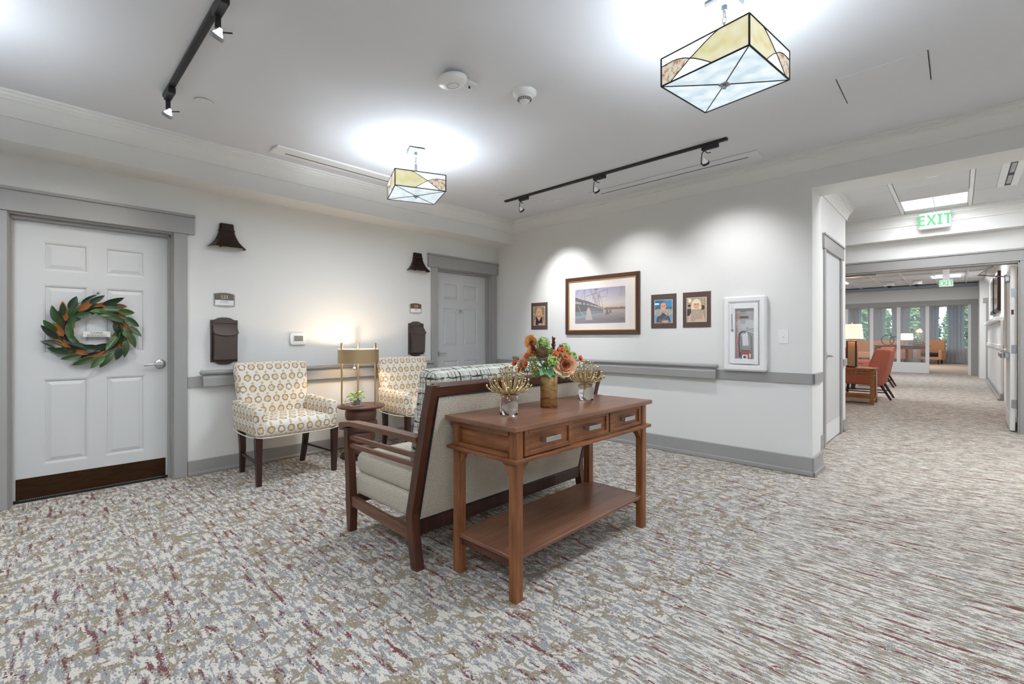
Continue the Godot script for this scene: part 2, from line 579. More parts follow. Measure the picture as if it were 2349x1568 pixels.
func make_materials() -> void:
	var peel := noise_tex(256, 0.2, 7, [], 2)
	M.wall = relief(tri_map(mat("e6e5e1", 0.8), noise_tex(256, 0.12, 3, [Color(0.985, 0.985, 0.985), Color(1, 1, 1)]), Vector3.ONE * 5.0, true), peel, 0.02)
	M.ceiling = mat("dcdcde", 0.9)
	M.tile = tri_map(mat("ececec", 0.95), noise_tex(256, 0.25, 5, [Color(0.9, 0.9, 0.9), Color(1, 1, 1)], 2), Vector3.ONE * 2.0, true)
	M.trim = mat("9d9b98", 0.42)
	M.crown = mat("e4e3de", 0.55)
	M.door = mat("cccccb", 0.45)
	M.leaf_white = mat("e4e4e2", 0.5)
	M.kick = tri_map(mat("ffffff", 0.32, 0.75), noise_tex(256, 0.02, 11, [Color("3a2614"), Color("432c18"), Color("38230f")]), Vector3(0.8, 3, 3), false)
	M.black = mat("101012", 0.5)
	M.track = mat("2b2b2d", 0.45, 0.3)
	M.bronze = mat("2c1a12", 0.38, 0.55)
	M.box_brown = mat("51453e", 0.5, 0.25)
	M.nickel = mat("c9cacb", 0.3, 0.95)
	M.chrome = mat("dadbdc", 0.18, 1.0)
	M.steel = mat("a9abad", 0.38, 0.8)
	M.white_plastic = mat("eeeeec", 0.35)
	M.detector = mat("dededd", 0.5)
	M.carpet = mat("ffffff", 0.96, 0.0, 0.2)
	tri_map(M.carpet, carpet(true, 100), Vector3.ONE / 2.6, true)
	M.carpet_hall = mat("ffffff", 0.96, 0.0, 0.2)
	tri_map(M.carpet_hall, carpet(false, 200), Vector3.ONE / 2.6, true)
	var pile := noise_tex(512, 0.35, 17, [], 2)
	for m in [M.carpet, M.carpet_hall]: relief(m, pile, 0.25)
	M.oak = tri_map(mat("ffffff", 0.38), grain_tex(Color("6e3f22"), Color("9a6238"), 60), Vector3(1.1, 1.6, 1.6))
	M.oak_up = tri_map(mat("ffffff", 0.38), grain_tex(Color("6e3f22"), Color("9a6238"), 60, true), Vector3(1.6, 1.1, 1.6))
	M.oak_top = tri_map(mat("ffffff", 0.3), grain_tex(Color("6d4633"), Color("8d6249"), 64), Vector3(1.1, 1.6, 1.6))
	M.walnut = tri_map(mat("ffffff", 0.34), grain_tex(Color("3e2014"), Color("5f3522"), 66), Vector3(1.2, 2, 2))
	M.walnut_up = tri_map(mat("ffffff", 0.34), grain_tex(Color("3e2014"), Color("5f3522"), 66, true), Vector3(2, 1.2, 2))
	M.arm_wood = tri_map(mat("ffffff", 0.36), grain_tex(Color("5d3a28"), Color("80573f"), 68), Vector3(2, 2, 1.2))
	M.espresso = tri_map(mat("ffffff", 0.33), grain_tex(Color("2a140c"), Color("43231a"), 70, true), Vector3(2, 1.2, 2))
	M.mahogany = tri_map(mat("ffffff", 0.4), grain_tex(Color("5a3a2e"), Color("785345"), 72), Vector3(1.2, 2, 1.2))
	M.ring = tri_map(mat("ffffff", 0.9, 0.0, 0.2), ring_print(), Vector3.ONE * 2.56)
	M.welt = mat("e9dcc6", 0.85)
	M.plaid = tri_map(mat("ffffff", 0.9, 0.0, 0.2), plaid_print(), Vector3(2.6, 2.6, 2.6))
	var curl := noise_tex(512, 0.06, 23, [], 3)
	M.boucle = relief(tri_map(mat("ffffff", 0.97, 0.0, 0.15), noise_tex(512, 0.06, 23, [Color("c4b79f"), Color("e2d6c2"), Color("ede4d4")], 3), Vector3.ONE * 4.0), curl, 0.8)
	M.boucle.rim_enabled = true
	M.boucle.rim = 0.4
	M.brass = mat("b2905f", 0.32, 0.95)
	M.lamp_brass = mat("c4aa84", 0.36, 0.95)
	M.vase_brass = tri_map(mat("ffffff", 0.34, 0.9), noise_tex(256, 0.035, 31, [Color("8a6a44"), Color("b08f5e"), Color("bd9c6a"), Color("bd9c6a")], 3), Vector3(1.2, 5, 1.2))
	M.gold = mat("d6c69c", 0.25, 1.0)
	M.crystal = mat("fbfdfd", 0.02)
	M.crystal.albedo_color.a = 0.0
	M.crystal.refraction_enabled = true
	M.crystal.refraction_scale = 0.049
	M.pane = mat("f2f6f6", 0.03)
	M.pane.transparency = BaseMaterial3D.TRANSPARENCY_ALPHA
	M.pane.albedo_color.a = 0.06
	M.paper = mat("efeeea", 0.8)
	M.came = mat("2a2c2a", 0.4, 0.6)
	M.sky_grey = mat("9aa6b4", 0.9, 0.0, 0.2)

# ---------- the room ----------
const H := 2.81

func crown_profile(off: float, top: float) -> PackedVector2Array:
	var p := PackedVector2Array()
	for q in [[0, -.155], [.012, -.155], [.012, -.138], [.018, -.12], [.03, -.09], [.05, -.064], [.066, -.055], [.066, -.04], [.077, -.036], [.077, -.018], [.093, -.016], [.093, 0.0], [0, 0]]:
		p.append(Vector2(off + q[0], top + q[1]))
	return p

# profile (distance from the wall, height) run along world x, on a wall facing +z
func run_x() -> Transform3D:
	return Transform3D(Basis(Vector3(0, 0, 1), Vector3(0, 1, 0), Vector3(1, 0, 0)), Vector3.ZERO)

func six_panel_leaf(o: Node3D, w: float, h: float) -> void:
	var s := S()
	var cols := [[-0.303, -0.05], [0.05, 0.303]]
	var rows := [[0.258, 0.895], [1.085, 1.603], [1.708, 1.925]]
	var t := 0.013
	bb(s, Vector3(-w / 2, 0.008, -0.045), Vector3(w / 2, h, -t))
	for xr in [[-w / 2, cols[0][0]], [cols[0][1], cols[1][0]], [cols[1][1], w / 2]]:
		bb(s, Vector3(xr[0], 0.008, -t), Vector3(xr[1], h, 0))
	var ys := [0.008, rows[0][0], rows[0][1], rows[1][0], rows[1][1], rows[2][0], rows[2][1], h]
	for k in 4:
		for c in cols:
			bb(s, Vector3(c[0], ys[k * 2], -t), Vector3(c[1], ys[k * 2 + 1], 0))
	put(o, "leaf", s, M.door)
	for r in rows:
		for c in cols:
			var p := S()
			var a := Vector2(c[0], r[0])
			var b := Vector2(c[1], r[1])
			var rings := [[0.0, 0.0], [0.012, -0.004], [0.016, -0.0125], [0.02, -0.0125], [0.046, -0.003], [0.046, -0.003]]
			for k in rings.size() - 1:
				var i0: float = rings[k][0]; var z0: float = rings[k][1]
				var i1: float = rings[k + 1][0]; var z1: float = rings[k + 1][1]
				if i0 == i1: continue
				var q0 := [Vector3(a.x + i0, a.y + i0, z0), Vector3(b.x - i0, a.y + i0, z0), Vector3(b.x - i0, b.y - i0, z0), Vector3(a.x + i0, b.y - i0, z0)]
				var q1 := [Vector3(a.x + i1, a.y + i1, z1), Vector3(b.x - i1, a.y + i1, z1), Vector3(b.x - i1, b.y - i1, z1), Vector3(a.x + i1, b.y - i1, z1)]
				for e in 4: quad(p, q0[e], q0[(e + 1) % 4], q1[(e + 1) % 4], q1[e], Vector3(0, 0, 1))
			quad(p, Vector3(a.x + .046, a.y + .046, -.003), Vector3(b.x - .046, a.y + .046, -.003), Vector3(b.x - .046, b.y - .046, -.003), Vector3(a.x + .046, b.y - .046, -.003), Vector3(0, 0, 1))
			put(o, "panel", p, M.door)

# flat craftsman casing round an opening of width w and height h; the wall face is at local z = face
func casing(o: Node3D, w: float, h: float, face: float, leaf_face: float, cw := 0.098, head := 0.168, over := 0.05, right_over := -1.0) -> void:
	if right_over < 0.0: right_over = over
	for k in [-1, 1]:
		var s := S()
		box(s, Vector3(k * (w / 2 + cw / 2), h / 2, face + 0.01), Vector3(cw, h, 0.02), 0.003)
		put(o, "side_casing", s, M.trim)
		var j := S()
		box(j, Vector3(k * (w / 2 + 0.006), h / 2, (face + leaf_face - 0.06) / 2), Vector3(0.024, h, face - leaf_face + 0.06), 0.002)
		box(j, Vector3(k * (w / 2 - 0.012), h / 2, leaf_face + 0.022), Vector3(0.026, h, 0.042), 0.004)
		box(j, Vector3(k * (w / 2 - 0.004), h / 2, leaf_face + 0.06), Vector3(0.012, h, 0.03), 0.003)
		put(o, "jamb", j, M.trim)
	var hd := S()
	var x0 := -w / 2 - cw - over
	var x1 := w / 2 + cw + right_over
	bb(hd, Vector3(x0, h, face), Vector3(x1, h + head - 0.022, face + 0.03), 0.002)
	put(o, "head_casing", hd, M.trim)
	var cap := S()
	bb(cap, Vector3(x0 - 0.003, h + head - 0.022, face), Vector3(x1 + 0.003, h + head, face + 0.042), 0.003)
	put(o, "head_cap", cap, M.trim)
	var jh := S()
	bb(jh, Vector3(-w / 2, h - 0.012, leaf_face - 0.05), Vector3(w / 2, h + 0.012, face))
	bb(jh, Vector3(-w / 2, h - 0.036, leaf_face + 0.001), Vector3(w / 2, h - 0.01, leaf_face + 0.043), 0.003)
	put(o, "jamb", jh, M.trim)

func lever_set(o: Node3D, at: Vector3, dir: float) -> void:
	var t := Transform3D(Basis(Vector3.RIGHT, PI / 2), at)
	var s := S()
	lathe(s, [Vector2(0.041, 0), Vector2(0.041, 0.006), Vector2(0.036, 0.012), Vector2(0.022, 0.016), Vector2(0.0, 0.017)], 28, t)
	var r := put(o, "lever_handle", s, M.nickel, "brushed nickel lever handle")
	var l := S()
	cyl(l, 0.014, 0.012, 0.05, 18, t)
	tube(l, [at + Vector3(0.004 * dir, 0, 0.046), at + Vector3(-0.035 * dir, 0.001, 0.05), at + Vector3(-0.08 * dir, -0.002, 0.052), at + Vector3(-0.115 * dir, -0.004, 0.048)], [0.013, 0.011, 0.010, 0.0095], 12)
	put(r, "lever", l, M.nickel)
	var k := S()
	cyl(k, 0.006, 0.05, 0.053, 12, t)
	put(r, "keyhole", k, M.steel)

func viewer(o: Node3D, at: Vector3) -> void:
	var s := S()
	prism(s, round_rect(0.052, 0.066, 0.008), 0, 0.012, Transform3D(Basis(), at))
	var p := put(o, "door_viewer", s, M.nickel)
	var q := S()
	cyl(q, 0.014, 0.012, 0.018, 18, Transform3D(Basis(Vector3.RIGHT, PI / 2), at + Vector3(0, 0.004, 0)))
	put(p, "lens_ring", q, M.chrome)
	var q2 := S()
	cyl(q2, 0.007, 0.018, 0.0195, 14, Transform3D(Basis(Vector3.RIGHT, PI / 2), at + Vector3(0, 0.004, 0)))
	put(p, "lens", q2, M.black)

func shell() -> void:
	# floors
	structure("floor", bb(S(), Vector3(-0.3, -0.12, -0.34), Vector3(3.94, 0, 8.2)), M.carpet, "lounge carpet in cream, grey and taupe with wine red flecks", "carpet")
	var f := S()
	bb(f, Vector3(3.94, -0.12, -0.34), Vector3(7.4, -0.001, 8.2))
	bb(f, Vector3(-4.4, -0.12, -16.1), Vector3(7.4, -0.001, -0.34))
	structure("floor", f, M.carpet_hall, "corridor carpet with fine streaks across its width", "carpet")
	structure("floor", bb(S(), Vector3(-4.4, -0.12, -25.3), Vector3(7.4, 0.0, -16.1)), tri_map(mat("d2bfae", 0.95), noise_tex(256, 0.2, 9, [Color(0.86, 0.86, 0.86), Color(1, 1, 1)]), Vector3.ONE * 1.5, true), "pale beige floor of the sun room beyond the glazed partition", "floor")
	# ceilings
	structure("ceiling", bb(S(), Vector3(-0.3, H, -0.34), Vector3(7.4, H + 0.12, 8.2)), M.ceiling, "smooth white painted ceiling of the lounge", "ceiling")
	var hall := structure("ceiling", bb(S(), Vector3(-4.4, 2.93, -16.3), Vector3(7.4, 3.05, -0.3)), M.tile, "suspended tile ceiling over corridor and lounge beyond", "ceiling")
	var tile_mesh: Mesh = null
	for i in range(-1, 4):
		for j in range(-1, 5):
			if i == 0 and j == 3: continue
			if tile_mesh == null:
				var ts := S()
				box(ts, Vector3(0, 0, 0), Vector3(0.616, 0.03, 0.618), 0.004)
				ts.generate_normals()
				tile_mesh = ts.commit()
			var tl := put(hall, "tile", tile_mesh, M.tile)
			tl.position = Vector3(4.608 + 0.658 * i, 2.915, -1.2775 - 0.625 * j)
	for i in range(-1, 5):
		var g := S()
		bb(g, Vector3(4.262 + 0.658 * i, 2.897, -3.8), Vector3(4.296 + 0.658 * i, 2.93, -0.34))
		put(hall, "grid_bar", g, M.white_plastic)
	var far_bars := S()
	for i in 11: bb(far_bars, Vector3(-1.6 + 0.658 * i, 2.899, -16), Vector3(-1.57 + 0.658 * i, 2.93, -4.1))
	for i in 10: bb(far_bars, Vector3(-4, 2.9, -4.6 - 1.25 * i), Vector3(5.45, 2.93, -4.57 - 1.25 * i))
	put(hall, "grid_bar", far_bars, M.white_plastic)
	structure("ceiling", bb(S(), Vector3(-4.4, 2.85, -25.3), Vector3(7.4, 2.95, -16.3)), M.ceiling, "white ceiling of the sun room", "ceiling")
	# door wall, with two door openings
	var w := S()
	for zr in [[-0.34, 0.125], [1.085, 3.865], [4.825, 8.2]]:
		bb(w, Vector3(-0.3, 0, zr[0]), Vector3(0, H, zr[1]))
	for zr in [[0.125, 1.085], [3.865, 4.825]]:
		bb(w, Vector3(-0.3, 2.1, zr[0]), Vector3(0, H, zr[1]))
		bb(w, Vector3(-0.3, 0, zr[0]), Vector3(-0.16, 2.1, zr[1]))
	structure("wall_left", w, M.wall, "off white wall with the two apartment doors", "wall")
	# dropped beam along the door wall
	structure("trim_1", bb(S(), Vector3(0, 2.503, 0.0), Vector3(0.326, H, 8.0)), M.wall, "dropped soffit box running above the two apartment doors", "soffit")
	structure("trim_2", prism(S(), crown_profile(0.326, H), 0.0, 8.0), M.crown, "cream crown moulding on the soffit above the doors", "crown moulding")
	structure("trim_3", prism(S(), crown_profile(0.0, H), 0.326, 7.2, run_x()), M.crown, "cream crown moulding along the picture wall", "crown moulding")
	# picture wall and the opening to the corridor
	w = S()
	bb(w, Vector3(0, 0, -0.34), Vector3(3.914, H, 0))
	bb(w, Vector3(3.914, 2.508, -0.34), Vector3(6.2, H + 0.1, 0))
	bb(w, Vector3(6.2, 0, -0.34), Vector3(7.4, H, 0))
	structure("wall_right", w, M.wall, "off white picture wall with a wide corridor opening", "wall")
	# the unseen half of the room
	structure("wall_back", bb(S(), Vector3(-0.3, 0, 8.0), Vector3(7.4, H, 8.2)), M.wall, "off white wall at the other end of the lounge", "wall")
	structure("wall_side", bb(S(), Vector3(7.2, 0, 0), Vector3(7.4, H, 8.0)), M.wall, "off white side wall of the lounge", "wall")
	# skirting
	var bl := room_node("baseboard_left", "grey skirting with shoe strip between the apartment doors", "baseboard")
	put(bl, "board", bb(S(), Vector3(0, 0, 1.18), Vector3(0.016, 0.131, 3.765), 0.004), M.trim)
	put(bl, "shoe", bb(S(), Vector3(0.0, 0, 1.18), Vector3(0.03, 0.03, 3.765), 0.006), M.trim)
	var br := room_node("baseboard_right", "grey skirting with shoe strip under the picture wall", "baseboard")
	put(br, "board", bb(S(), Vector3(0.018, 0, 0), Vector3(3.93, 0.16, 0.018), 0.004), M.trim)
	put(br, "shoe", bb(S(), Vector3(0.032, 0, 0), Vector3(3.944, 0.042, 0.032), 0.006), M.trim)
	put(br, "board", bb(S(), Vector3(3.914, 0, -0.36), Vector3(3.932, 0.16, 0.018), 0.004), M.trim)
	put(br, "shoe", bb(S(), Vector3(3.914, 0, -0.375), Vector3(3.946, 0.042, 0.032), 0.006), M.trim)
	# bumper boards and hand rails
	for k in 2:
		var dy: float = [0.0, 0.028][k]
		var o := thing("handrail", ["grey wall handrail between the two apartment doors", "grey wall handrail under the framed pictures"][k], "handrail", Vector3.ZERO, 0.0, "wall handrails")
		var t := Transform3D() if k == 0 else run_x()
		var a: float = [1.2, 0.385][k]
		var b: float = [3.66, 3.115][k]
		var full: Array = [[1.185, 3.765], [0.0, 3.934]][k]
		var s := S()
		prism(s, rect2(0.0, 0.772 + dy, 0.018, 0.862 + dy), full[0], full[1], t)
		if k == 1: bb(s, Vector3(3.914, 0.8, -0.36), Vector3(3.934, 0.89, 0.018), 0.002)
		put(o, "bumper_board", s, M.trim)
		s = S()
		var pr := PackedVector2Array()
		for q in [[0.018, .772], [0.062, .772], [0.066, .776], [0.066, .846], [0.056, .86], [0.05, .872], [0.048, .886], [0.03, .89], [0.03, .866], [0.018, .862]]: pr.append(Vector2(q[0], q[1] + dy))
		prism(s, pr, a, b, t)
		put(o, "rail_body", s, M.trim)
		s = S()
		var pts := []
		for i in 9: pts.append(t * Vector3(0.054, 0.897 + dy, lerpf(a - 0.004, b + 0.004, i / 8.0)))
		tube(s, pts, 0.021, 16)
		for e in [a - 0.004, b + 0.004]: ball(s, t * Vector3(0.054, 0.897 + dy, e), 0.0235, 16)
		put(o, "grip", s, M.trim)
	# apartment door 121
	var d := room_node("door_1", "white six panel door with dark kick plate and grey casing", "door", Vector3(0, 0, 4.345), 90)
	casing(d, 0.96, 2.1, 0.0, -0.1)
	var leaf := Node3D.new()
	leaf.name = "door_leaf"
	d.add_child(leaf)
	leaf.position = Vector3(0, 0, -0.1)
	six_panel_leaf(leaf, 0.925, 2.085)
	viewer(d, Vector3(0.004, 1.552, -0.1))
	lever_set(d, Vector3(0.404, 0.981, -0.1), 1.0)
	put(d, "kick_plate", box(S(), Vector3(0.0, 0.098, -0.0985), Vector3(0.885, 0.152, 0.003), 0.001), M.kick, "dark bronze kick plate")
	var sw := S()
	box(sw, Vector3(0, 0.012, -0.092), Vector3(0.92, 0.022, 0.014), 0.002)
	put(d, "door_sweep", sw, M.black)
	var bead := S()
	for i in 80: box(bead, Vector3(-0.42 + i * 0.0105, 0.021, -0.0845), Vector3(0.006, 0.004, 0.003))
	put(d, "sweep_stitching", bead, M.steel).set_meta("kind", "stuff")
	# apartment door 123
	d = room_node("door_2", "white six panel door beside the corner with grey casing", "door", Vector3(0, 0, 0.605), 90)
	casing(d, 0.96, 2.1, 0.0, -0.1, 0.098, 0.168, 0.05, 0.02)
	leaf = Node3D.new()
	leaf.name = "door_leaf"
	d.add_child(leaf)
	leaf.position = Vector3(0, 0, -0.1)
	six_panel_leaf(leaf, 0.925, 2.085)
	viewer(d, Vector3(-0.012, 1.565, -0.1))
	lever_set(d, Vector3(-0.404, 1.0, -0.1), -1.0)
	put(d, "kick_plate", box(S(), Vector3(0.0, 0.098, -0.0985), Vector3(0.885, 0.152, 0.003), 0.001), M.kick)

# ---------- things on the walls and the ceiling ----------
func make_sconce() -> Node3D:
	var o := thing("wall_sconce", "", "wall lamp", Vector3.ZERO, 90, "dark bronze bell sconces beside the apartment doors")
	var rows := []
	var prof := [[0.225, 0.058, 0.03], [0.218, 0.062, 0.045], [0.168, 0.066, 0.05], [0.163, 0.074, 0.058], [0.157, 0.074, 0.058], [0.152, 0.068, 0.05], [0.11, 0.083, 0.06], [0.065, 0.107, 0.076], [0.03, 0.137, 0.097], [0.012, 0.158, 0.112], [0.004, 0.165, 0.118], [0.0, 0.165, 0.118]]
	for q in prof:
		var row := PackedVector3Array()
		var x: float = q[1] * 0.89
		var z: float = q[2]
		for p in [[-x, 0.0], [-x, z * 0.55], [-x * 0.78, z], [x * 0.78, z], [x, z * 0.55], [x, 0.0]]:
			row.append(Vector3(p[0], q[0] - 0.0, p[1]))
		rows.append(row)
	var s := S()
	grid(s, rows, false, false, -1)
	put(o, "shade", s, M.bronze)
	s = S()
	box(s, Vector3(0, 0.11, 0.004), Vector3(0.11, 0.2, 0.008), 0.002)
	box(s, Vector3(0, 0.22, 0.015), Vector3(0.1, 0.012, 0.03), 0.003)
	put(o, "back_plate", s, M.bronze)
	put(o, "lens", box(S(), Vector3(0, 0.006, 0.05), Vector3(0.1, 0.006, 0.05), 0.002), M.steel)
	return o

func arc_top(w: float, h: float, rise: float, foot := 0.0) -> PackedVector2Array:
	var p := PackedVector2Array()
	for i in 13:
		var u := i / 12.0 * 2 - 1
		p.append(Vector2(u * w / 2, h + rise * (1 - u * u)))
	for i in 13:
		var u := 1 - i / 12.0 * 2
		p.append(Vector2(u * w / 2, -foot * (1 - u * u)))
	return p

func room_sign(number: String, lines: Array, hex: String, label: String, at: Vector3) -> void:
	var o := thing("room_sign", label, "sign", at, 90, "room number signs beside the apartment doors")
	put(o, "acrylic_backer", prism(S(), arc_top(0.178, 0.112, 0.012, 0.012), 0, 0.004), M.pane)
	put(o, "number_panel", prism(S(), PackedVector2Array(arc_top(0.148, 0.05, 0.011)), 0.004, 0.012, Transform3D(Basis(), Vector3(0, 0.062, 0))), mat(hex, 0.55))
	put(o, "name_insert", bb(S(), Vector3(-0.074, 0.012, 0.004), Vector3(0.074, 0.058, 0.009), 0.001), M.paper)
	var n := put(o, "room_number", lettering(number, 0.027, 0.002, "Droid Serif"), mat("f1ede2", 0.5))
	n.position = Vector3(0, 0.086, 0.0125)
	for i in lines.size():
		var l := put(o, "name_line", lettering(lines[i], 0.0085, 0.0006, "Droid Serif"), mat("8b8a88", 0.6))
		l.position = Vector3(0, 0.048 - i * 0.0125, 0.0093)

func make_mailbox() -> Node3D:
	var o := thing("mailbox", "", "mailbox", Vector3.ZERO, 90, "brown wall mailboxes beside the apartment doors")
	var p := PackedVector2Array()
	for i in 11:
		var u := i / 10.0 * 2 - 1
		p.append(Vector2(0.068 * u, 0.405 + 0.022 * sqrt(maxf(0, 1 - u * u * 0.95))))
	p.append_array([Vector2(0.085, 0.403), Vector2(0.108, 0.403), Vector2(0.108, 0.022), Vector2(0.075, 0.022)])
	for i in 9:
		var u := 1 - i / 8.0 * 2
		p.append(Vector2(0.07 * u, 0.018 - 0.02 * sqrt(maxf(0, 1 - u * u))))
	p.append_array([Vector2(-0.075, 0.022), Vector2(-0.108, 0.022), Vector2(-0.108, 0.403), Vector2(-0.085, 0.403)])
	put(o, "back_plate", prism(S(), p, 0, 0.012), M.box_brown)
	var s := S()
	for e in [-1, 1]: box(s, Vector3(e * 0.1, 0.21, 0.018), Vector3(0.01, 0.37, 0.014), 0.003)
	put(o, "raised_edge", s, M.box_brown)
	var b := PackedVector2Array([Vector2(0.0, 0.045), Vector2(0.07, 0.045), Vector2(0.082, 0.28), Vector2(0.0, 0.34)])
	put(o, "box_body", prism(S(), b, -0.09, 0.09, Transform3D(Basis(Vector3(0, 0, 1), Vector3(0, 1, 0), Vector3(-1, 0, 0)), Vector3.ZERO)), M.box_brown)
	var rows := []
	for k in 2:
		var row := PackedVector3Array()
		for i in 17:
			var u := i / 16.0 * 2 - 1
			var dip := 0.02 * clampf(1.25 * (1 - u * u) - 0.1, 0, 1)
			row.append(Vector3(u * 0.096, 0.375, 0.018) if k == 0 else Vector3(u * 0.096, 0.285 - dip, 0.094))
		rows.append(row)
	s = S()
	grid(s, rows)
	var low := []
	for k in 2:
		var row := PackedVector3Array()
		for p3 in rows[1]: row.append(p3 + Vector3(0, -0.004 - 0.004 * k, 0.0 - 0.02 * k))
		low.append(row)
	grid(s, [rows[1], low[0], low[1]])
	for e in [-1, 1]:
		tri(s, Vector3(e * 0.096, 0.375, 0.018), Vector3(e * 0.096, 0.283, 0.094), Vector3(e * 0.096, 0.283, 0.018), Vector3(e, 0, 0))
	var lid := put(o, "lid", s, M.box_brown)
	s = S()
	rod(s, Vector3(-0.1, 0.377, 0.02), Vector3(0.1, 0.377, 0.02), 0.006, 10)
	put(lid, "hinge_bar", s, M.box_brown)
	for e in [-1, 1]:
		put(o, "screw", ball(S(), Vector3(e * 0.066, 0.398, 0.012), 0.006, 8, Vector3(1, 1, 0.5)), M.box_brown)
	return o

func wreath() -> void:
	var rng := RandomNumberGenerator.new()
	rng.seed = 11
	var o := thing("wreath", "green magnolia leaf wreath with brown leaf backs on the white door", "wreath", Vector3(-0.098, 1.262, 4.365), 90)
	var greens := [mat("1c331a", 0.32), mat("284522", 0.32), mat("142a17", 0.3), mat("355426", 0.35)]
	var rust := [mat("8a5322", 0.75), mat("6b3d18", 0.75)]
	var s := S()
	var ring := []
	for i in 28: ring.append(Vector3(cos(TAU * i / 28) * 0.178, sin(TAU * i / 28) * 0.178, 0.03))
	tube(s, ring, 0.012, 8, true)
	put(o, "twig_ring", s, mat("3a2a1c", 0.9))
	var n := 63
	for i in n:
		var a := TAU * i / n + rng.randf_range(-0.05, 0.05)
		var lane := (i % 3) - 1
		var p := Vector3(cos(a), sin(a), 0) * (0.18 + lane * 0.03) + Vector3(0, 0, 0.03 + 0.012 * absf(lane) + rng.randf() * 0.02)
		var tang := Vector3(sin(a), -cos(a), 0)
		var outw := Vector3(cos(a), sin(a), 0)
		var d := tang + outw * (lane * 0.42 + 0.12 + rng.randf_range(-0.2, 0.22)) + Vector3(0, 0, rng.randf_range(-0.05, 0.3))
		var back := i % 6 == 4
		var nm := Vector3(0, 0, 1) + outw * rng.randf_range(-0.6, 0.6) + tang * rng.randf_range(-0.3, 0.1)
		s = S()
		blade(s, p, d, nm, rng.randf_range(0.105, 0.15), rng.randf_range(0.042, 0.058), rng.randf_range(0.05, 0.25), 0.3)
		var lf := put(o, "leaf", s, rust[i % 2] if back else greens[rng.randi() % 4], "rust brown leaf back" if back else "")
		if not back and rng.randf() < 0.6:
			s = S()
			blade(s, p - Vector3(0, 0, 0.004) - outw * 0.004, d, nm, 0.118, 0.05, 0.2, 0.3)
			put(lf, "leaf_back", s, rust[0])
	o = thing("door_plaque", "small white wooden plaque reading GONE BIRDING hanging inside the wreath", "sign", Vector3(-0.098, 1.262, 4.348), 90)
	put(o, "board", box(S(), Vector3(0, -0.03, 0.03), Vector3(0.165, 0.045, 0.014), 0.002), mat("d8d6d0", 0.8))
	for i in 2:
		var t := put(o, "lettering", lettering(["GONE", "BIRDING"][i], 0.0165, 0.001, "Droid Serif"), mat("3b3a38", 0.7))
		t.scale.x = 1.22
		t.position = Vector3(0, [-0.019, -0.041][i], 0.0375)
	s = S()
	for e in [-1, 1]: tube(s, [Vector3(e * 0.077, -0.008, 0.03), Vector3(e * 0.05, 0.06, 0.02), Vector3(e * 0.012, 0.165, 0.012)], 0.001, 5)
	put(o, "wire", s, M.steel)

func pictures() -> void:
	# framed ship photograph
	var o := thing("framed_picture", "large framed photograph of a moored sailing ship at dusk", "picture", Vector3(1.763, 1.243, 0), 0)
	var w := 1.027; var h := 0.702
	var outer := [Vector2(-w / 2, 0), Vector2(w / 2, 0), Vector2(w / 2, h), Vector2(-w / 2, h)]
	for k in 4:
		var a: Vector2 = outer[k]
		var b: Vector2 = outer[(k + 1) % 4]
		var c := Vector2(0, h / 2)
		var s := S()
		var g := S()
		var rows := []
		for q in [[0.0, 0.004], [0.0, 0.022], [0.006, 0.026], [0.03, 0.02], [0.046, 0.018], [0.046, 0.012]]:
			var row := PackedVector3Array()
			for p in [a, b]:
				var v: Vector2 = p - c
				row.append(Vector3(v.x - signf(v.x) * q[0], v.y - signf(v.y) * q[0] + h / 2, q[1]))
			rows.append(row)
		grid(s, rows, false, true, -1)
		put(o, "frame_bar", s, mat("54392b", 0.3, 0.3))
		rows = []
		for q in [[0.046, 0.012], [0.046, 0.021], [0.054, 0.02], [0.057, 0.008]]:
			var row := PackedVector3Array()
			for p in [a, b]:
				var v: Vector2 = p - c
				row.append(Vector3(v.x - signf(v.x) * q[0], v.y - signf(v.y) * q[0] + h / 2, q[1]))
			rows.append(row)
		grid(g, rows, false, true, -1)
		put(o, "gilt_slip", g, mat("c9a466", 0.28, 0.85))
	put(o, "backing", bb(S(), Vector3(-w / 2 + 0.01, 0.01, 0.0), Vector3(w / 2 - 0.01, h - 0.01, 0.006)), M.black)
	put(o, "mount", bb(S(), Vector3(-0.457, 0.056, 0.006), Vector3(0.457, h - 0.056, 0.009)), mat("f4e9e0", 0.8))
	put(o, "photograph", flat_print(0.70, 0.42, Vector3(-0.02, 0.342, 0.0096)), print_mat(ship_print()))
	put(o, "glazing", bb(S(), Vector3(-0.457, 0.056, 0.0105), Vector3(0.457, h - 0.056, 0.0125)), M.pane)
	# three mounted portraits
	var spec := [[0.801, 0.282, 0.357, 1.311, "small brown mounted portrait of a woman in a black dress"], [2.55, 0.285, 0.365, 1.305, "brown mounted portrait of a man wearing a fur collar"], [2.906, 0.285, 0.361, 1.309, "brown mounted portrait of a woman in a beige dress"]]
	for i in 3:
		var q: Array = spec[i]
		o = thing("mounted_portrait", q[4], "picture", Vector3(q[0], q[3], 0), 0, "brown mounted portraits on the picture wall")
		put(o, "mount_board", bb(S(), Vector3(-q[1] / 2, 0, 0), Vector3(q[1] / 2, q[2], 0.006), 0.001), mat("57433a", 0.7))
		put(o, "white_edge", bb(S(), Vector3(-0.102, 0.055, 0.006), Vector3(0.102, 0.305, 0.0065)), M.paper)
		put(o, "photograph", flat_print(0.196, 0.243, Vector3(0, 0.18, 0.0072)), print_mat(portrait(i)))

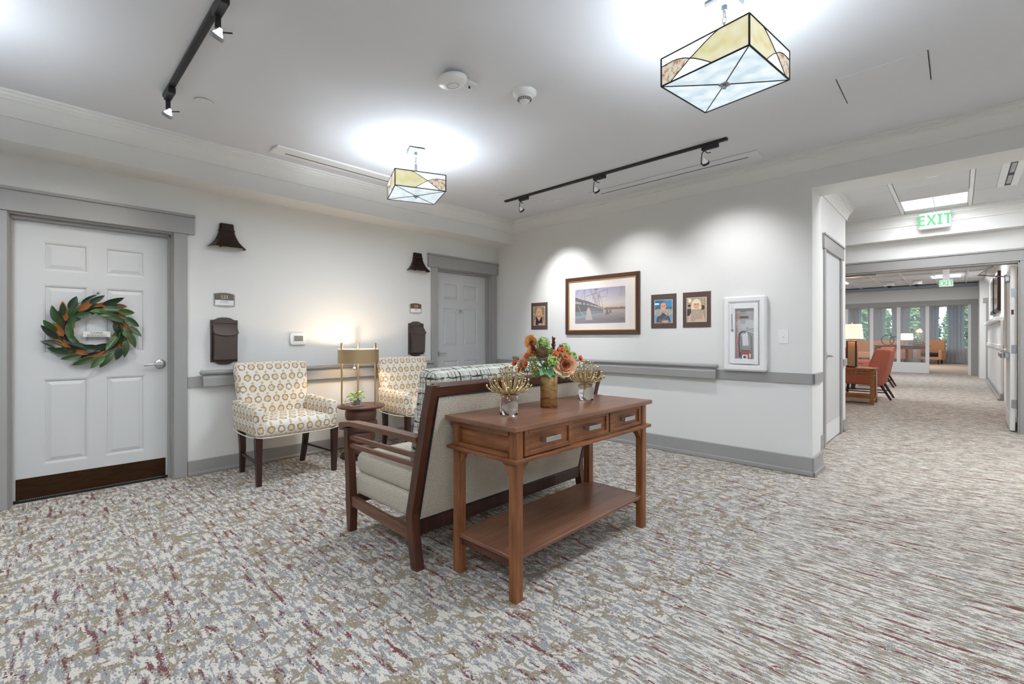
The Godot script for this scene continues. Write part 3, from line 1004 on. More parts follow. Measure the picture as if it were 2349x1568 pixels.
func flat_print(w: float, h: float, c: Vector3) -> ArrayMesh:
	var s := S()
	for k in [[-1, 1, 0, 0], [1, 1, 1, 0], [1, -1, 1, 1], [-1, 1, 0, 0], [1, -1, 1, 1], [-1, -1, 0, 1]]:
		s.set_normal(Vector3(0, 0, 1))
		s.set_uv(Vector2(k[2], k[3]))
		s.add_vertex(c + Vector3(k[0] * w / 2, k[1] * h / 2, 0))
	return s.commit()

func print_mat(t: Texture2D) -> StandardMaterial3D:
	var m := mat("ffffff", 0.5)
	m.albedo_texture = t
	m.texture_repeat = false
	return m

func extinguisher_cabinet() -> void:
	var o := thing("extinguisher_cabinet", "white wall cabinet with a glass door lettered FIRE EXTINGUISHER", "cabinet", Vector3(3.377, 0.89, 0))
	var w := 0.382; var h := 0.707; var dp := 0.072
	var s := S()
	bb(s, Vector3(-w / 2 + 0.02, 0.02, 0.0), Vector3(w / 2 - 0.02, h - 0.02, 0.004))
	put(o, "back_panel", s, M.leaf_white)
	s = S()
	var t := 0.064
	for e in [-1, 1]:
		box(s, Vector3(e * (w / 2 - t / 2), h / 2, dp / 2), Vector3(t, h, dp), 0.016)
		box(s, Vector3(0, h / 2 + e * (h / 2 - t / 2), dp / 2 - 0.0006), Vector3(w - 0.03, t, dp - 0.0012), 0.016)
	put(o, "body", s, M.white_plastic)
	s = S()
	var dz := dp - 0.012
	var hw := 0.125; var y0 := 0.068; var y1 := 0.64
	for q in [[-hw, -0.078, y0, y1], [0.088, hw, y0, y1], [-0.079, 0.089, y0, 0.115], [-0.079, 0.089, 0.588, y1]]:
		bb(s, Vector3(q[0], q[2], dz), Vector3(q[1], q[3], dp + 0.002), 0.002)
	var door := put(o, "door_frame", s, M.white_plastic)
	put(o, "glass", bb(S(), Vector3(-0.079, 0.114, dz + 0.004), Vector3(0.089, 0.589, dz + 0.007)), M.pane)
	var red := mat("e04a42", 0.5)
	var word := "FIRE EXTINGUISHER"
	for i in word.length():
		if word[i] == " ": continue
		var l := put(o, "letter", lettering(word[i], 0.019, 0.0006, "Droid Sans", 700), red)
		l.position = Vector3(-0.062, 0.552 - i * 0.0262, dz + 0.0075)
	s = S()
	box(s, Vector3(-0.103, 0.49, dp + 0.006), Vector3(0.008, 0.1, 0.012), 0.003)
	tube(s, [Vector3(-0.103, 0.44, dp + 0.012), Vector3(-0.1, 0.43, dp + 0.012), Vector3(-0.1, 0.4, dp + 0.008)], 0.004, 8)
	put(door, "pull", s, M.steel, "grey pull handle")
	put(door, "latch", cyl(S(), 0.011, 0, 0.008, 16, Transform3D(Basis(Vector3.RIGHT, PI / 2), Vector3(-0.101, 0.386, dp + 0.001))), M.steel)
	s = S()
	for i in 2:
		for k in 9: box(s, Vector3(-0.106 + i * 0.012, 0.63 - k * 0.0105 - i * 0.002, dp + 0.0022), Vector3(0.002, 0.006, 0.0006))
	put(door, "instruction_print", s, mat("77777a", 0.7)).set_meta("kind", "stuff")
	put(o, "rating_label", bb(S(), Vector3(-0.055, 0.495, 0.004), Vector3(0.02, 0.52, 0.0048)), mat("7a2730", 0.6))
	s = S()
	for i in 4: bb(s, Vector3(-0.052, 0.475 - i * 0.009, 0.004), Vector3(-0.004, 0.478 - i * 0.009, 0.0046))
	for i in 3: bb(s, Vector3(-0.05, 0.545 + i * 0.01, 0.004), Vector3(0.0, 0.549 + i * 0.01, 0.0046))
	put(o, "label_print", s, mat("5f5a5c", 0.7)).set_meta("kind", "stuff")
	# the extinguisher inside
	var e := thing("fire_extinguisher", "fire extinguisher with red lower half and paper tag inside glass cabinet", "extinguisher", Vector3(3.377 + 0.012, 0.955, 0.03))
	var k := Transform3D(Basis.from_scale(Vector3(1, 1, 0.5)), Vector3.ZERO)
	put(e, "cylinder", lathe(S(), [Vector2(0, 0.0), Vector2(0.044, 0.0), Vector2(0.047, 0.006), Vector2(0.047, 0.125), Vector2(0.0471, 0.126)], 28, k), mat("b3221c", 0.3))
	put(e, "upper_cylinder", lathe(S(), [Vector2(0.0472, 0.126), Vector2(0.047, 0.25), Vector2(0.04, 0.27), Vector2(0.02, 0.285), Vector2(0.014, 0.3), Vector2(0.0, 0.3)], 28, k), mat("a79f9b", 0.28, 0.5))
	put(e, "band", lathe(S(), [Vector2(0.0478, 0.124), Vector2(0.0485, 0.125), Vector2(0.0485, 0.131), Vector2(0.0478, 0.132)], 28, k), M.black)
	s = S()
	box(s, Vector3(0, 0.312, 0), Vector3(0.026, 0.03, 0.02), 0.005)
	tube(s, [Vector3(0.0, 0.325, 0.0), Vector3(0.03, 0.334, 0.0), Vector3(0.085, 0.34, 0.0)], 0.005, 8)
	tube(s, [Vector3(0.01, 0.31, 0.0), Vector3(0.04, 0.298, 0.0), Vector3(0.088, 0.274, 0.0)], 0.005, 8)
	ball(s, Vector3(0.004, 0.342, 0.0), 0.01, 10)
	put(e, "valve_handle", s, mat("d5d4d2", 0.3, 0.5))
	s = S()
	tube(s, [Vector3(-0.01, 0.308, 0.004), Vector3(-0.04, 0.306, 0.004), Vector3(-0.06, 0.285, 0.004), Vector3(-0.066, 0.2, 0.004), Vector3(-0.062, 0.12, 0.004), Vector3(-0.058, 0.085, 0.004)], 0.0075, 10)
	rod(s, Vector3(-0.059, 0.105, 0.004), Vector3(-0.057, 0.065, 0.004), 0.01, 10)
	put(e, "hose", s, M.black)
	var t2 := Transform3D(Basis(Vector3(0, 0, 1), 0.07), Vector3(-0.003, 0.235, 0.027))
	put(e, "paper_tag", prism(S(), PackedVector2Array([Vector2(-0.026, -0.06), Vector2(0.026, -0.06), Vector2(0.026, 0.04), Vector2(0.02, 0.052), Vector2(-0.02, 0.052), Vector2(-0.026, 0.04)]), 0, 0.001, t2), M.paper)
	put(e, "label", prism(S(), rect2(-0.032, 0.035, 0.018, 0.09), 0.0236, 0.0246), M.paper)
	put(e, "emblem", cyl(S(), 0.013, 0, 0.0008, 20, Transform3D(Basis(Vector3.RIGHT, PI / 2), Vector3(-0.008, 0.068, 0.0246))), M.black)
	s = S()
	prism(s, PackedVector2Array([Vector2(-0.018, 0.07), Vector2(0.002, 0.07), Vector2(-0.008, 0.08)]), 0.0254, 0.026)
	put(e, "emblem_flame", s, mat("e0502a", 0.5))
	put(e, "small_label", prism(S(), rect2(0.024, 0.06, 0.044, 0.1), 0.017, 0.018), M.paper)
	put(e, "bar_label", prism(S(), rect2(-0.034, 0.016, 0.01, 0.026), 0.0236, 0.0244), M.paper)

func small_wall_things() -> void:
	var o := make_sconce()
	o.position = Vector3(0, 2.017, 3.468)
	o.set_meta("label", "dark bronze bell shaped wall sconce next to the door with the wreath")
	dup(o, Vector3(0, 2.02, 1.392), 90, "dark bronze bell shaped wall sconce next to the door in the corner")
	room_sign("121", ["WILLIAM", "MATTIMORE"], "655d53", "grey room sign with number 121 above a mailbox", Vector3(0, 1.488, 3.484))
	room_sign("123", ["ANNE", "PYNE"], "6b4533", "brown room sign with number 123 above a mailbox", Vector3(0, 1.502, 1.412))
	o = make_mailbox()
	o.position = Vector3(0, 0.962, 3.486)
	o.set_meta("label", "brown metal wall mailbox beside the door with the wreath")
	dup(o, Vector3(0, 0.975, 1.412), 90, "brown metal wall mailbox beside the bare corner door")
	# thermostat
	o = thing("thermostat", "white wall thermostat with grey display above patterned armchair", "thermostat", Vector3(0, 1.193, 2.832), 90)
	var p := PackedVector2Array()
	for q in round_rect(0.156, 0.112, 0.022): p.append(q + Vector2(0, 0.004 * (1 - pow(q.x / 0.078, 2)) * signf(q.y)))
	put(o, "housing", prism(S(), p, 0, 0.026), M.white_plastic)
	put(o, "bezel", prism(S(), round_rect(0.106, 0.074, 0.01), 0.026, 0.029), M.white_plastic)
	put(o, "display", box(S(), Vector3(0, 0.003, 0.0295), Vector3(0.088, 0.054, 0.002), 0.0005), mat("82857c", 0.2))
	var s := S()
	for q in [[-0.02, 0.016, 0.012], [0.02, -0.002, 0.008], [-0.025, -0.006, 0.01], [0.0, 0.012, 0.006]]: box(s, Vector3(q[0], q[1], 0.0308), Vector3(q[2], 0.003, 0.0005))
	put(o, "display_marks", s, mat("5b5e58", 0.4))
	# light switch
	o = thing("light_switch", "white toggle light switch plate beside extinguisher cabinet", "switch", Vector3(3.692, 1.213, 0))
	put(o, "plate", box(S(), Vector3(0, 0, 0.003), Vector3(0.082, 0.125, 0.006), 0.003), M.white_plastic)
	put(o, "toggle", box(S(), Vector3(0, 0.004, 0.011), Vector3(0.01, 0.022, 0.016), 0.002, Transform3D(Basis(Vector3.RIGHT, -0.35), Vector3.ZERO)), M.white_plastic)
	for e in [-1, 1]: put(o, "screw", ball(S(), Vector3(0, e * 0.042, 0.006), 0.004, 8, Vector3(1, 1, 0.4)), M.white_plastic)
	# outlets low on both walls
	for q in [[Vector3(1.84, 0.47, 0), 0.0, "white wall outlet on picture wall behind the console table"], [Vector3(0, 0.5, 2.28), 90.0, "white wall outlet behind the small round table"]]:
		o = thing("wall_outlet", q[2], "outlet", q[0], q[1], "wall outlets")
		put(o, "plate", box(S(), Vector3(0, 0, 0.003), Vector3(0.075, 0.118, 0.006), 0.003), M.white_plastic)
		for e in [-1, 1]: put(o, "socket", prism(S(), round_rect(0.034, 0.028, 0.012), 0.006, 0.0075, Transform3D(Basis(), Vector3(0, e * 0.022, 0))), M.white_plastic)

# stained glass pendant: square shade on a short chain
func make_pendant() -> Node3D:
	var o := thing("pendant_lamp", "", "pendant lamp", Vector3.ZERO, 0, "stained glass pendant lamps")
	var a := 0.207
	var hh := 0.132
	var y0 := -0.39
	var glow := func(hex: String, e: float, tex: Texture2D = null) -> StandardMaterial3D:
		var m := mat(hex, 0.25)
		m.emission_enabled = true
		m.emission = Color(hex)
		m.emission_energy_multiplier = e
		if tex:
			m.albedo_texture = tex
			m.emission_texture = tex
			m.emission_operator = BaseMaterial3D.EMISSION_OP_MULTIPLY
			m.uv1_triplanar = true
			m.uv1_scale = Vector3(4, 4, 4)
		return m
	var wisp := noise_tex(256, 0.01, 83, [Color("dbe4ea"), Color("eef4f6"), Color("ffffff")], 2)
	M.pewter = mat("8a8d92", 0.42, 0.6)
	if not M.has("gl_white"):
		M.gl_white = glow.call("f4fafc", 1.0)
		M.gl_blue = glow.call("dfeaf0", 0.82, wisp)
		M.gl_amber = glow.call("e6e2c0", 0.62, noise_tex(256, 0.012, 84, [Color("efe8cc"), Color("f8f4e2"), Color("ffffff")], 2))
		M.gl_rust = glow.call("e8ddd0", 0.6, noise_tex(256, 0.03, 85, [Color("b58560"), Color("dccdba"), Color("eef0ea"), Color("f4f6f2")], 4))
	# canopy plate and chain
	var s := S()
	box(s, Vector3(0, -0.012, 0), Vector3(0.135, 0.022, 0.135), 0.008)
	put(o, "canopy", s, M.pewter)
	s = S()
	cyl(s, 0.012, -0.045, -0.02, 12)
	for k in 3:
		var ring := []
		for i in 14:
			var an := TAU * i / 14
			var v := Vector3(cos(an) * 0.009, sin(an) * 0.02, 0)
			ring.append(Vector3(0, -0.06 - k * 0.03, 0) + (v if k % 2 == 0 else Vector3(0, v.y, v.x)))
		tube(s, ring, 0.0025, 6, true)
	put(o, "chain", s, M.pewter)
	s = S()
	box(s, Vector3(0, -0.195, 0), Vector3(0.022, 0.12, 0.022), 0.003)
	cyl(s, 0.008, -0.15, -0.125, 10)
	cyl(s, 0.005, y0, -0.25, 10)
	for k in 2:
		var r := Basis(Vector3.UP, PI / 4 + k * PI / 2)
		box(s, Vector3(0, y0 + hh - 0.008, 0), Vector3(a * 2.78, 0.006, 0.012), 0.001, Transform3D(r, Vector3.ZERO))
	put(o, "stem", s, M.pewter)
	# sides: four pieces of glass each, cut along two crossing arcs
	var x := a
	var up := func(u: float) -> float: return hh * (0.99 - 1.06 * pow(u, 1.35))
	for k in 4:
		var t := Transform3D(Basis(Vector3.UP, k * PI / 2), Vector3.ZERO) * Transform3D(Basis(), Vector3(0, y0, a))
		var mir := 1.0 if k % 2 == 0 else -1.0
		var piece := func(pts: Array, m: Material, lab: String) -> void:
			var sp := S()
			var pp := PackedVector2Array()
			for v in pts: pp.append(Vector2(v.x * mir, v.y))
			prism(sp, pp, -0.003, 0.001, t)
			put(o, "glass_piece", sp, m, lab)
		var c1 := []
		var c2 := []
		for i in 13:
			var u := i / 12.0
			c1.append(Vector2(lerpf(-x * 0.4, x * 0.76, u), hh * (1 - pow(u, 1.25))))
			c2.append(Vector2(lerpf(-x * 0.22, x, u), hh * 0.72 * sin(PI * 0.5 * clampf(u * 1.25, 0, 1)) * (1 - 0.12 * maxf(0, u - 0.7))))
		# crossing of the two arcs
		var i1 := 0
		var i2 := 0
		var best := 9.0
		for i in 13:
			for j in 13:
				var dd: float = c1[i].distance_to(c2[j])
				if dd < best and i > 2 and j > 2: best = dd; i1 = i; i2 = j
		var cross: Vector2 = (c1[i1] + c2[i2]) * 0.5
		c1[i1] = cross; c2[i2] = cross
		piece.call([Vector2(-x, 0), Vector2(-x, hh)] + c1.slice(0, i1 + 1) + _rev(c2.slice(0, i2)), M.gl_amber, "amber glass")
		piece.call([c1[0]] + c1.slice(1, i1 + 1) + c2.slice(i2 + 1) + [Vector2(x, hh)], M.gl_white, "white glass")
		piece.call(c2.slice(0, i2 + 1) + c1.slice(i1 + 1), M.gl_white, "white glass")
		piece.call([cross] + c2.slice(i2 + 1) + [Vector2(x, 0)] + _rev(c1.slice(i1 + 1)), M.gl_rust, "rust mottled glass")
		var ls := S()
		for c in [c1, c2]:
			var pts := []
			for v in c: pts.append(t * Vector3(v.x * mir, v.y, 0.0015))
			tube(ls, pts, 0.0024, 6)
		put(o, "lead_line", ls, M.came)
	# bottom panes and frame
	for k in 4:
		var r := Basis(Vector3.UP, k * PI / 2)
		s = S()
		tri(s, r * Vector3(-a, y0, a), r * Vector3(a, y0, a), Vector3(0, y0 - 0.004, 0), Vector3.DOWN)
		put(o, "bottom_pane", s, M.gl_blue)
	s = S()
	for k in 4:
		var r := Basis(Vector3.UP, k * PI / 2)
		for y in [y0, y0 + hh]: rod(s, r * Vector3(-a, y, a), r * Vector3(a, y, a), 0.0042, 6)
		rod(s, r * Vector3(a, y0, a), r * Vector3(a, y0 + hh, a), 0.0046, 6)
		rod(s, r * Vector3(a, y0 - 0.001, a), Vector3(0, y0 - 0.006, 0), 0.0026, 6)
	put(o, "frame", s, M.came)
	s = S()
	box(s, Vector3(0, y0 - 0.008, 0), Vector3(0.044, 0.01, 0.044), 0.004)
	cyl(s, 0.009, y0 - 0.026, y0 - 0.012, 12)
	put(o, "finial", s, M.steel)
	return o

func _rev(a: Array) -> Array:
	var b := a.duplicate()
	b.reverse()
	return b

func pendants() -> void:
	var p := make_pendant()
	var at := [Vector3(1.488, H, 2.429), Vector3(4.028, H, 2.426), Vector3(6.568, H, 2.43), Vector3(1.488, H, 5.3), Vector3(4.028, H, 5.3), Vector3(6.568, H, 5.3)]
	var turn := [66.8, 83.0, 10.0, 4.0, -12.0, 30.0]
	var lab := ["stained glass pendant lamp hanging over the loveseat, turned on its chain", "stained glass pendant lamp hanging before the corridor opening"]
	for i in at.size():
		var o: Node3D = p
		if i == 0:
			p.position = at[0]
			p.rotation.y = deg_to_rad(turn[0])
			p.set_meta("label", lab[0])
		else:
			o = dup(p, at[i], turn[i], lab[1] if i == 1 else "stained glass pendant lamp at the other end of the lounge")
		var c := LAMP_WHITE
		var l := area("pendant_down_light", at[i] + Vector3(0, -0.424, 0), Vector2(0.38, 0.38), c, P_DOWN)
		l.rotation.y = o.rotation.y
		var u: OmniLight3D = lamp("pendant_up_light", OmniLight3D.new(), at[i] + Vector3(0, -0.30, 0), c, P_UP)
		u.light_size = 0.05
		u.omni_range = 30.0
		u.omni_attenuation = 2.0

func track_lights() -> void:
	# along the picture wall: three gimbal heads
	var o := thing("track_light", "black ceiling track with three small spotlights along the picture wall", "track light", Vector3(0, H, 0.84))
	put(o, "track", bb(S(), Vector3(0.99, -0.02, -0.018), Vector3(3.495, 0, 0.018), 0.003), M.track)
	var slot := S()
	bb(slot, Vector3(1.02, -0.0215, -0.006), Vector3(3.46, -0.018, 0.006))
	put(o, "slot", slot, M.black)
	var k := 0
	for x in [1.277, 2.284, 3.351]:
		var s := S()
		bb(s, Vector3(x - 0.06, -0.055, -0.017), Vector3(x + 0.075, -0.018, 0.017), 0.004)
		var head := put(o, "adapter", s, M.track)
		s = S()
		var c := Vector3(x - 0.035, -0.152, -0.01)
		tube(s, [c + Vector3(0, 0.1, 0), c + Vector3(-0.028, 0.085, 0), c + Vector3(-0.034, 0.03, 0), c + Vector3(-0.034, -0.008, 0)], 0.004, 8)
		tube(s, [c + Vector3(0.0, 0.095, 0.0), c + Vector3(0.02, 0.068, 0.02), c + Vector3(0.055, 0.06, 0.03)], 0.0035, 8)
		put(head, "arm", s, M.track)
		var dir := Vector3(0, -1.0, -1.05).normalized()
		var bt := along(c + dir * 0.012, c - dir * 0.05)
		s = S()
		lathe(s, [Vector2(0.026, 0.0), Vector2(0.03, -0.004), Vector2(0.03, 0.012), Vector2(0.026, 0.014)], 20, bt)
		put(head, "ring", s, M.track)
		put(head, "bulb", lathe(S(), [Vector2(0.0, 0.002), Vector2(0.025, 0.002), Vector2(0.022, 0.02), Vector2(0.012, 0.036), Vector2(0.007, 0.05), Vector2(0.0, 0.05)], 20, bt), glow_mat("d8d8d6", 0.25))
		var sp := SpotLight3D.new()
		lamp("track_spot", sp, Vector3(c.x, H + c.y - 0.03, 0.84 - 0.05), Color(0.98, 0.985, 1.0), SPOTS[k])
		sp.spot_angle = [34.0, 42.0, 46.0][k]
		sp.spot_angle_attenuation = 1.0
		sp.light_size = 0.03
		sp.spot_range = 20.0
		sp.look_at_from_position(sp.position, Vector3([1.3, 2.27, 3.25][k], [1.62, 1.5, 1.5][k], 0), Vector3.UP)
		k += 1
	# over the door: two lit heads seen end on
	o = thing("track_light", "black ceiling track with two glowing spotlights near the wreath door", "track light", Vector3(0, H, 4.095))
	put(o, "track", bb(S(), Vector3(1.05, -0.02, -0.018), Vector3(3.6, 0, 0.018), 0.003), M.track)
	slot = S()
	bb(slot, Vector3(1.08, -0.0215, -0.006), Vector3(3.57, -0.018, 0.006))
	put(o, "slot", slot, M.black)
	for x in [1.16, 2.3]:
		var s := S()
		bb(s, Vector3(x - 0.06, -0.058, -0.02), Vector3(x + 0.09, -0.018, 0.02), 0.004)
		var head := put(o, "adapter", s, M.track)
		s = S()
		var c := Vector3(x - 0.04, -0.15, 0.0)
		box(s, Vector3(x - 0.03, -0.09, 0.0), Vector3(0.012, 0.07, 0.026), 0.003)
		tube(s, [c + Vector3(0.0, 0.02, -0.01), c + Vector3(0.02, 0.03, -0.06)], 0.004, 8)
		put(head, "arm", s, M.track)
		var dir := Vector3(-0.75, -1.0, 0.35).normalized()
		var bt := along(c + dir * 0.012, c - dir * 0.05)
		s = S()
		lathe(s, [Vector2(0.026, 0.0), Vector2(0.031, -0.004), Vector2(0.031, 0.014), Vector2(0.026, 0.016)], 20, bt)
		put(head, "ring", s, M.steel)
		put(head, "bulb", lathe(S(), [Vector2(0.0, 0.002), Vector2(0.026, 0.002), Vector2(0.022, 0.02), Vector2(0.012, 0.036), Vector2(0.007, 0.05), Vector2(0.0, 0.05)], 20, bt), bulb_mat())
		var sp := SpotLight3D.new()
		lamp("track_spot", sp, Vector3(0, H, 4.095) + c + dir * 0.03, Color(1.0, 0.97, 0.92), L_SPOT)
		sp.spot_angle = 40.0
		sp.spot_angle_attenuation = 1.0
		sp.light_size = 0.03
		sp.spot_range = 20.0
		sp.look_at_from_position(sp.position, sp.position + dir, Vector3.UP)

func bulb_mat() -> StandardMaterial3D:
	if not M.has("bulb"):
		M.bulb = mat("ffffff", 0.2)
		M.bulb.emission_enabled = true
		M.bulb.emission = Color(1, 0.99, 0.97)
		M.bulb.emission_energy_multiplier = 3.0
	return M.bulb

func ceiling_things() -> void:
	var o := thing("wireless_access_point", "round white wireless access point on an angled ceiling bracket", "access point", Vector3(2.6, H, 2.93))
	var tip := Transform3D(Basis(Vector3(1, 0, 0.4).normalized(), 0.16), Vector3(0, -0.03, 0))
	put(o, "dome", lathe(S(), [Vector2(0, -0.036), Vector2(0.04, -0.034), Vector2(0.078, -0.025), Vector2(0.093, -0.008), Vector2(0.094, 0.004), Vector2(0.085, 0.012), Vector2(0.0, 0.014)], 36, tip), M.white_plastic)
	put(o, "ring_mark", lathe(S(), [Vector2(0.034, -0.0352), Vector2(0.036, -0.0362), Vector2(0.038, -0.0348)], 32, tip), M.steel)
	var s := S()
	box(s, Vector3(0.0, -0.02, -0.125), Vector3(0.075, 0.006, 0.1), 0.001)
	for e in [-1, 1]: box(s, Vector3(e * 0.037, -0.01, -0.12), Vector3(0.004, 0.02, 0.11), 0.001)
	put(o, "bracket", s, M.detector)
	put(o, "screw", cyl(S(), 0.006, -0.034, -0.02, 10, Transform3D(Basis(), Vector3(0.01, 0, -0.13))), M.black)
	# smoke detector
	o = thing("smoke_detector", "white ceiling smoke detector with dark slotted grille", "smoke detector", Vector3(2.783, H, 2.474))
	put(o, "base", lathe(S(), [Vector2(0.052, -0.032), Vector2(0.062, -0.03), Vector2(0.078, -0.012), Vector2(0.08, 0.0)], 36), M.white_plastic)
	put(o, "head", lathe(S(), [Vector2(0, -0.066), Vector2(0.026, -0.065), Vector2(0.03, -0.06), Vector2(0.034, -0.058), Vector2(0.047, -0.044), Vector2(0.051, -0.042), Vector2(0.052, -0.032)], 36), M.white_plastic)
	s = S()
	for k in 20:
		for r in 3:
			var rr: float = [0.0365, 0.041, 0.0455][r]
			box(s, Vector3(0, [-0.0562, -0.0515, -0.0468][r], rr), Vector3([0.008, 0.0095, 0.0105][r], 0.0028, 0.003), 0.0, Transform3D(Basis(Vector3.UP, TAU * k / 20), Vector3.ZERO))
	put(o, "grille_slots", s, M.black)
	# concealed sprinkler covers
	for q in [[Vector3(1.138, H, 3.897), 0.055, "flush round sprinkler cover on ceiling beside the left track"], [Vector3(1.091, H, 1.005), 0.045, "flush round sprinkler cover on ceiling beside picture wall track"]]:
		o = thing("sprinkler_cover", q[2], "sprinkler cover", q[0], 0, "sprinkler covers")
		put(o, "plate", cyl(S(), q[1], -0.007, -0.003, 32), M.ceiling)
		put(o, "cup", cyl(S(), q[1] - 0.006, -0.003, 0.0, 32), M.steel)
	# linear slot diffusers
	var k := 0
	for q in [[Vector3(0.655, H, 2.4), Vector3(0.2, 0, 1.78), "long white slot diffuser beside the soffit"], [Vector3(2.73, H, 0.315), Vector3(1.72, 0, 0.2), "long white slot diffuser above the framed pictures"]]:
		o = thing("slot_diffuser", q[2], "air diffuser", q[0], 0, "linear slot diffusers")
		var z: Vector3 = q[1]
		s = S()
		box(s, Vector3(0, -0.006, 0), Vector3(z.x, 0.012, z.z), 0.005)
		put(o, "frame", s, M.ceiling if k == 1 else M.white_plastic)
		var n := Vector3(0.013, 0.003, z.z - 0.22) if k == 0 else Vector3(z.x - 0.2, 0.003, 0.012)
		var off := Vector3(-0.03, 0, 0) if k == 0 else Vector3(0, 0, 0)
		put(o, "slot", box(S(), Vector3(0, -0.012, 0) + off, n), M.black)
		k += 1
	# access hatch: two dark gaps
	o = thing("ceiling_hatch", "flush square access hatch in the ceiling with two dark gaps", "hatch", Vector3(4.497, H, 1.045))
	put(o, "panel", box(S(), Vector3(0, -0.002, 0), Vector3(0.42, 0.004, 0.41), 0.001), M.ceiling)
	for e in [-1, 1]: put(o, "gap", box(S(), Vector3(e * 0.212, -0.001, 0), Vector3(0.006, 0.004, 0.41)), M.black)
	# two blank plates near the corner
	for q in [Vector3(1.27, H, 0.56), Vector3(1.45, H, 0.42)]:
		o = thing("ceiling_plate", "small flush rectangular cover plate on the ceiling near the corner", "cover plate", q, 0, "blank ceiling plates")
		put(o, "plate", box(S(), Vector3(0, -0.002, 0), Vector3(0.12, 0.004, 0.07), 0.001), M.detector)

# ---------- furniture ----------
func make_armchair() -> Node3D:
	var o := thing("armchair", "", "armchair", Vector3.ZERO, 90, "ring patterned armchairs along the door wall")
	var s := S()
	cushion(s, Vector3(0, 0.455, 0.02), Vector3(0.57, 0.13, 0.55), 0.045, Vector3(0, 0.022, 0.012))
	put(o, "seat", s, M.ring)
	s = S()
	box(s, Vector3(0, 0.415, -0.01), Vector3(0.62, 0.06, 0.56), 0.012)
	put(o, "seat_base", s, M.ring)
	for e in [-1.0, 1.0]:
		s = S()
		cushion(s, Vector3(e * 0.308, 0.518, 0.0), Vector3(0.082, 0.256, 0.57), 0.034, Vector3(0.006, 0.0, 0), I3, func(p: Vector3) -> Vector3:
			p.x += e * 0.02 * (p.y / 0.128) * 0.5
			p.y += -0.012 * (p.z / 0.28) if p.y > 0.0 else 0.0
			return p)
		put(o, "arm", s, M.ring)
		s = S()
		var low := []
		for i in 13:
			var u := i / 12.0
			low.append(Vector3(e * 0.344, 0.392 - 0.012 * sin(PI * clampf(u * 1.0, 0, 1)) + 0.012 * pow(absf(u * 2 - 1), 6), lerpf(-0.27, 0.284, u)))
		tube(s, low, 0.005, 6)
		put(o, "welt", s, M.welt)
	s = S()
	var fr := []
	for i in 15:
		var u := i / 14.0 * 2 - 1
		fr.append(Vector3(u * 0.345, 0.386 + 0.014 * pow(absf(u), 8), 0.29))
	tube(s, fr, 0.005, 6)
	put(o, "welt", s, M.welt)
	s = S()
	var bt := Transform3D(Basis(Vector3.RIGHT, -0.12), Vector3(0, 0.4, -0.235))
	cushion(s, Vector3(0, 0.285, -0.02), Vector3(0.615, 0.595, 0.105), 0.04, Vector3(0, 0.008, 0.02), bt, func(p: Vector3) -> Vector3:
		p.x *= 1.0 + 0.06 * (p.y / 0.3)
		p.z -= 0.02 * pow(p.y / 0.3, 2)
		return p)
	put(o, "backrest", s, M.ring)
	for e in [-1.0, 1.0]:
		for fb in [0, 1]:
			s = S()
			var top := Vector3(e * 0.322, 0.40, 0.262) if fb == 0 else Vector3(e * 0.29, 0.42, -0.235)
			var bot := Vector3(e * 0.318, 0.0, 0.262) if fb == 0 else Vector3(e * 0.268, 0.0, -0.285)
			var rows := []
			for i in 6:
				var u := i / 5.0
				var c := bot.lerp(top, u)
				if fb == 1: c.z += 0.02 * sin(PI * u)
				var w := lerpf(0.018, 0.026, u)
				rows.append(PackedVector3Array([c + Vector3(w, 0, w), c + Vector3(-w, 0, w), c + Vector3(-w, 0, -w), c + Vector3(w, 0, -w)]))
			for i in 5:
				for j in 4:
					var k := (j + 1) % 4
					var out: Vector3 = rows[i][j] + rows[i][k] - rows[i][0] - rows[i][2]
					quad(s, rows[i][j], rows[i][k], rows[i + 1][k], rows[i + 1][j], out)
			quad(s, rows[0][0], rows[0][1], rows[0][2], rows[0][3], Vector3.DOWN)
			put(o, "leg", s, M.espresso)
		s = S()
		var sa := Vector3(e * 0.316, 0.175, 0.25)
		var sb := Vector3(e * 0.276, 0.175, -0.255)
		box(s, Vector3.ZERO, Vector3(0.016, sa.distance_to(sb), 0.026), 0.002, Transform3D(along(sa, sb).basis, (sa + sb) / 2))
		put(o, "stretcher", s, M.espresso)
	return o

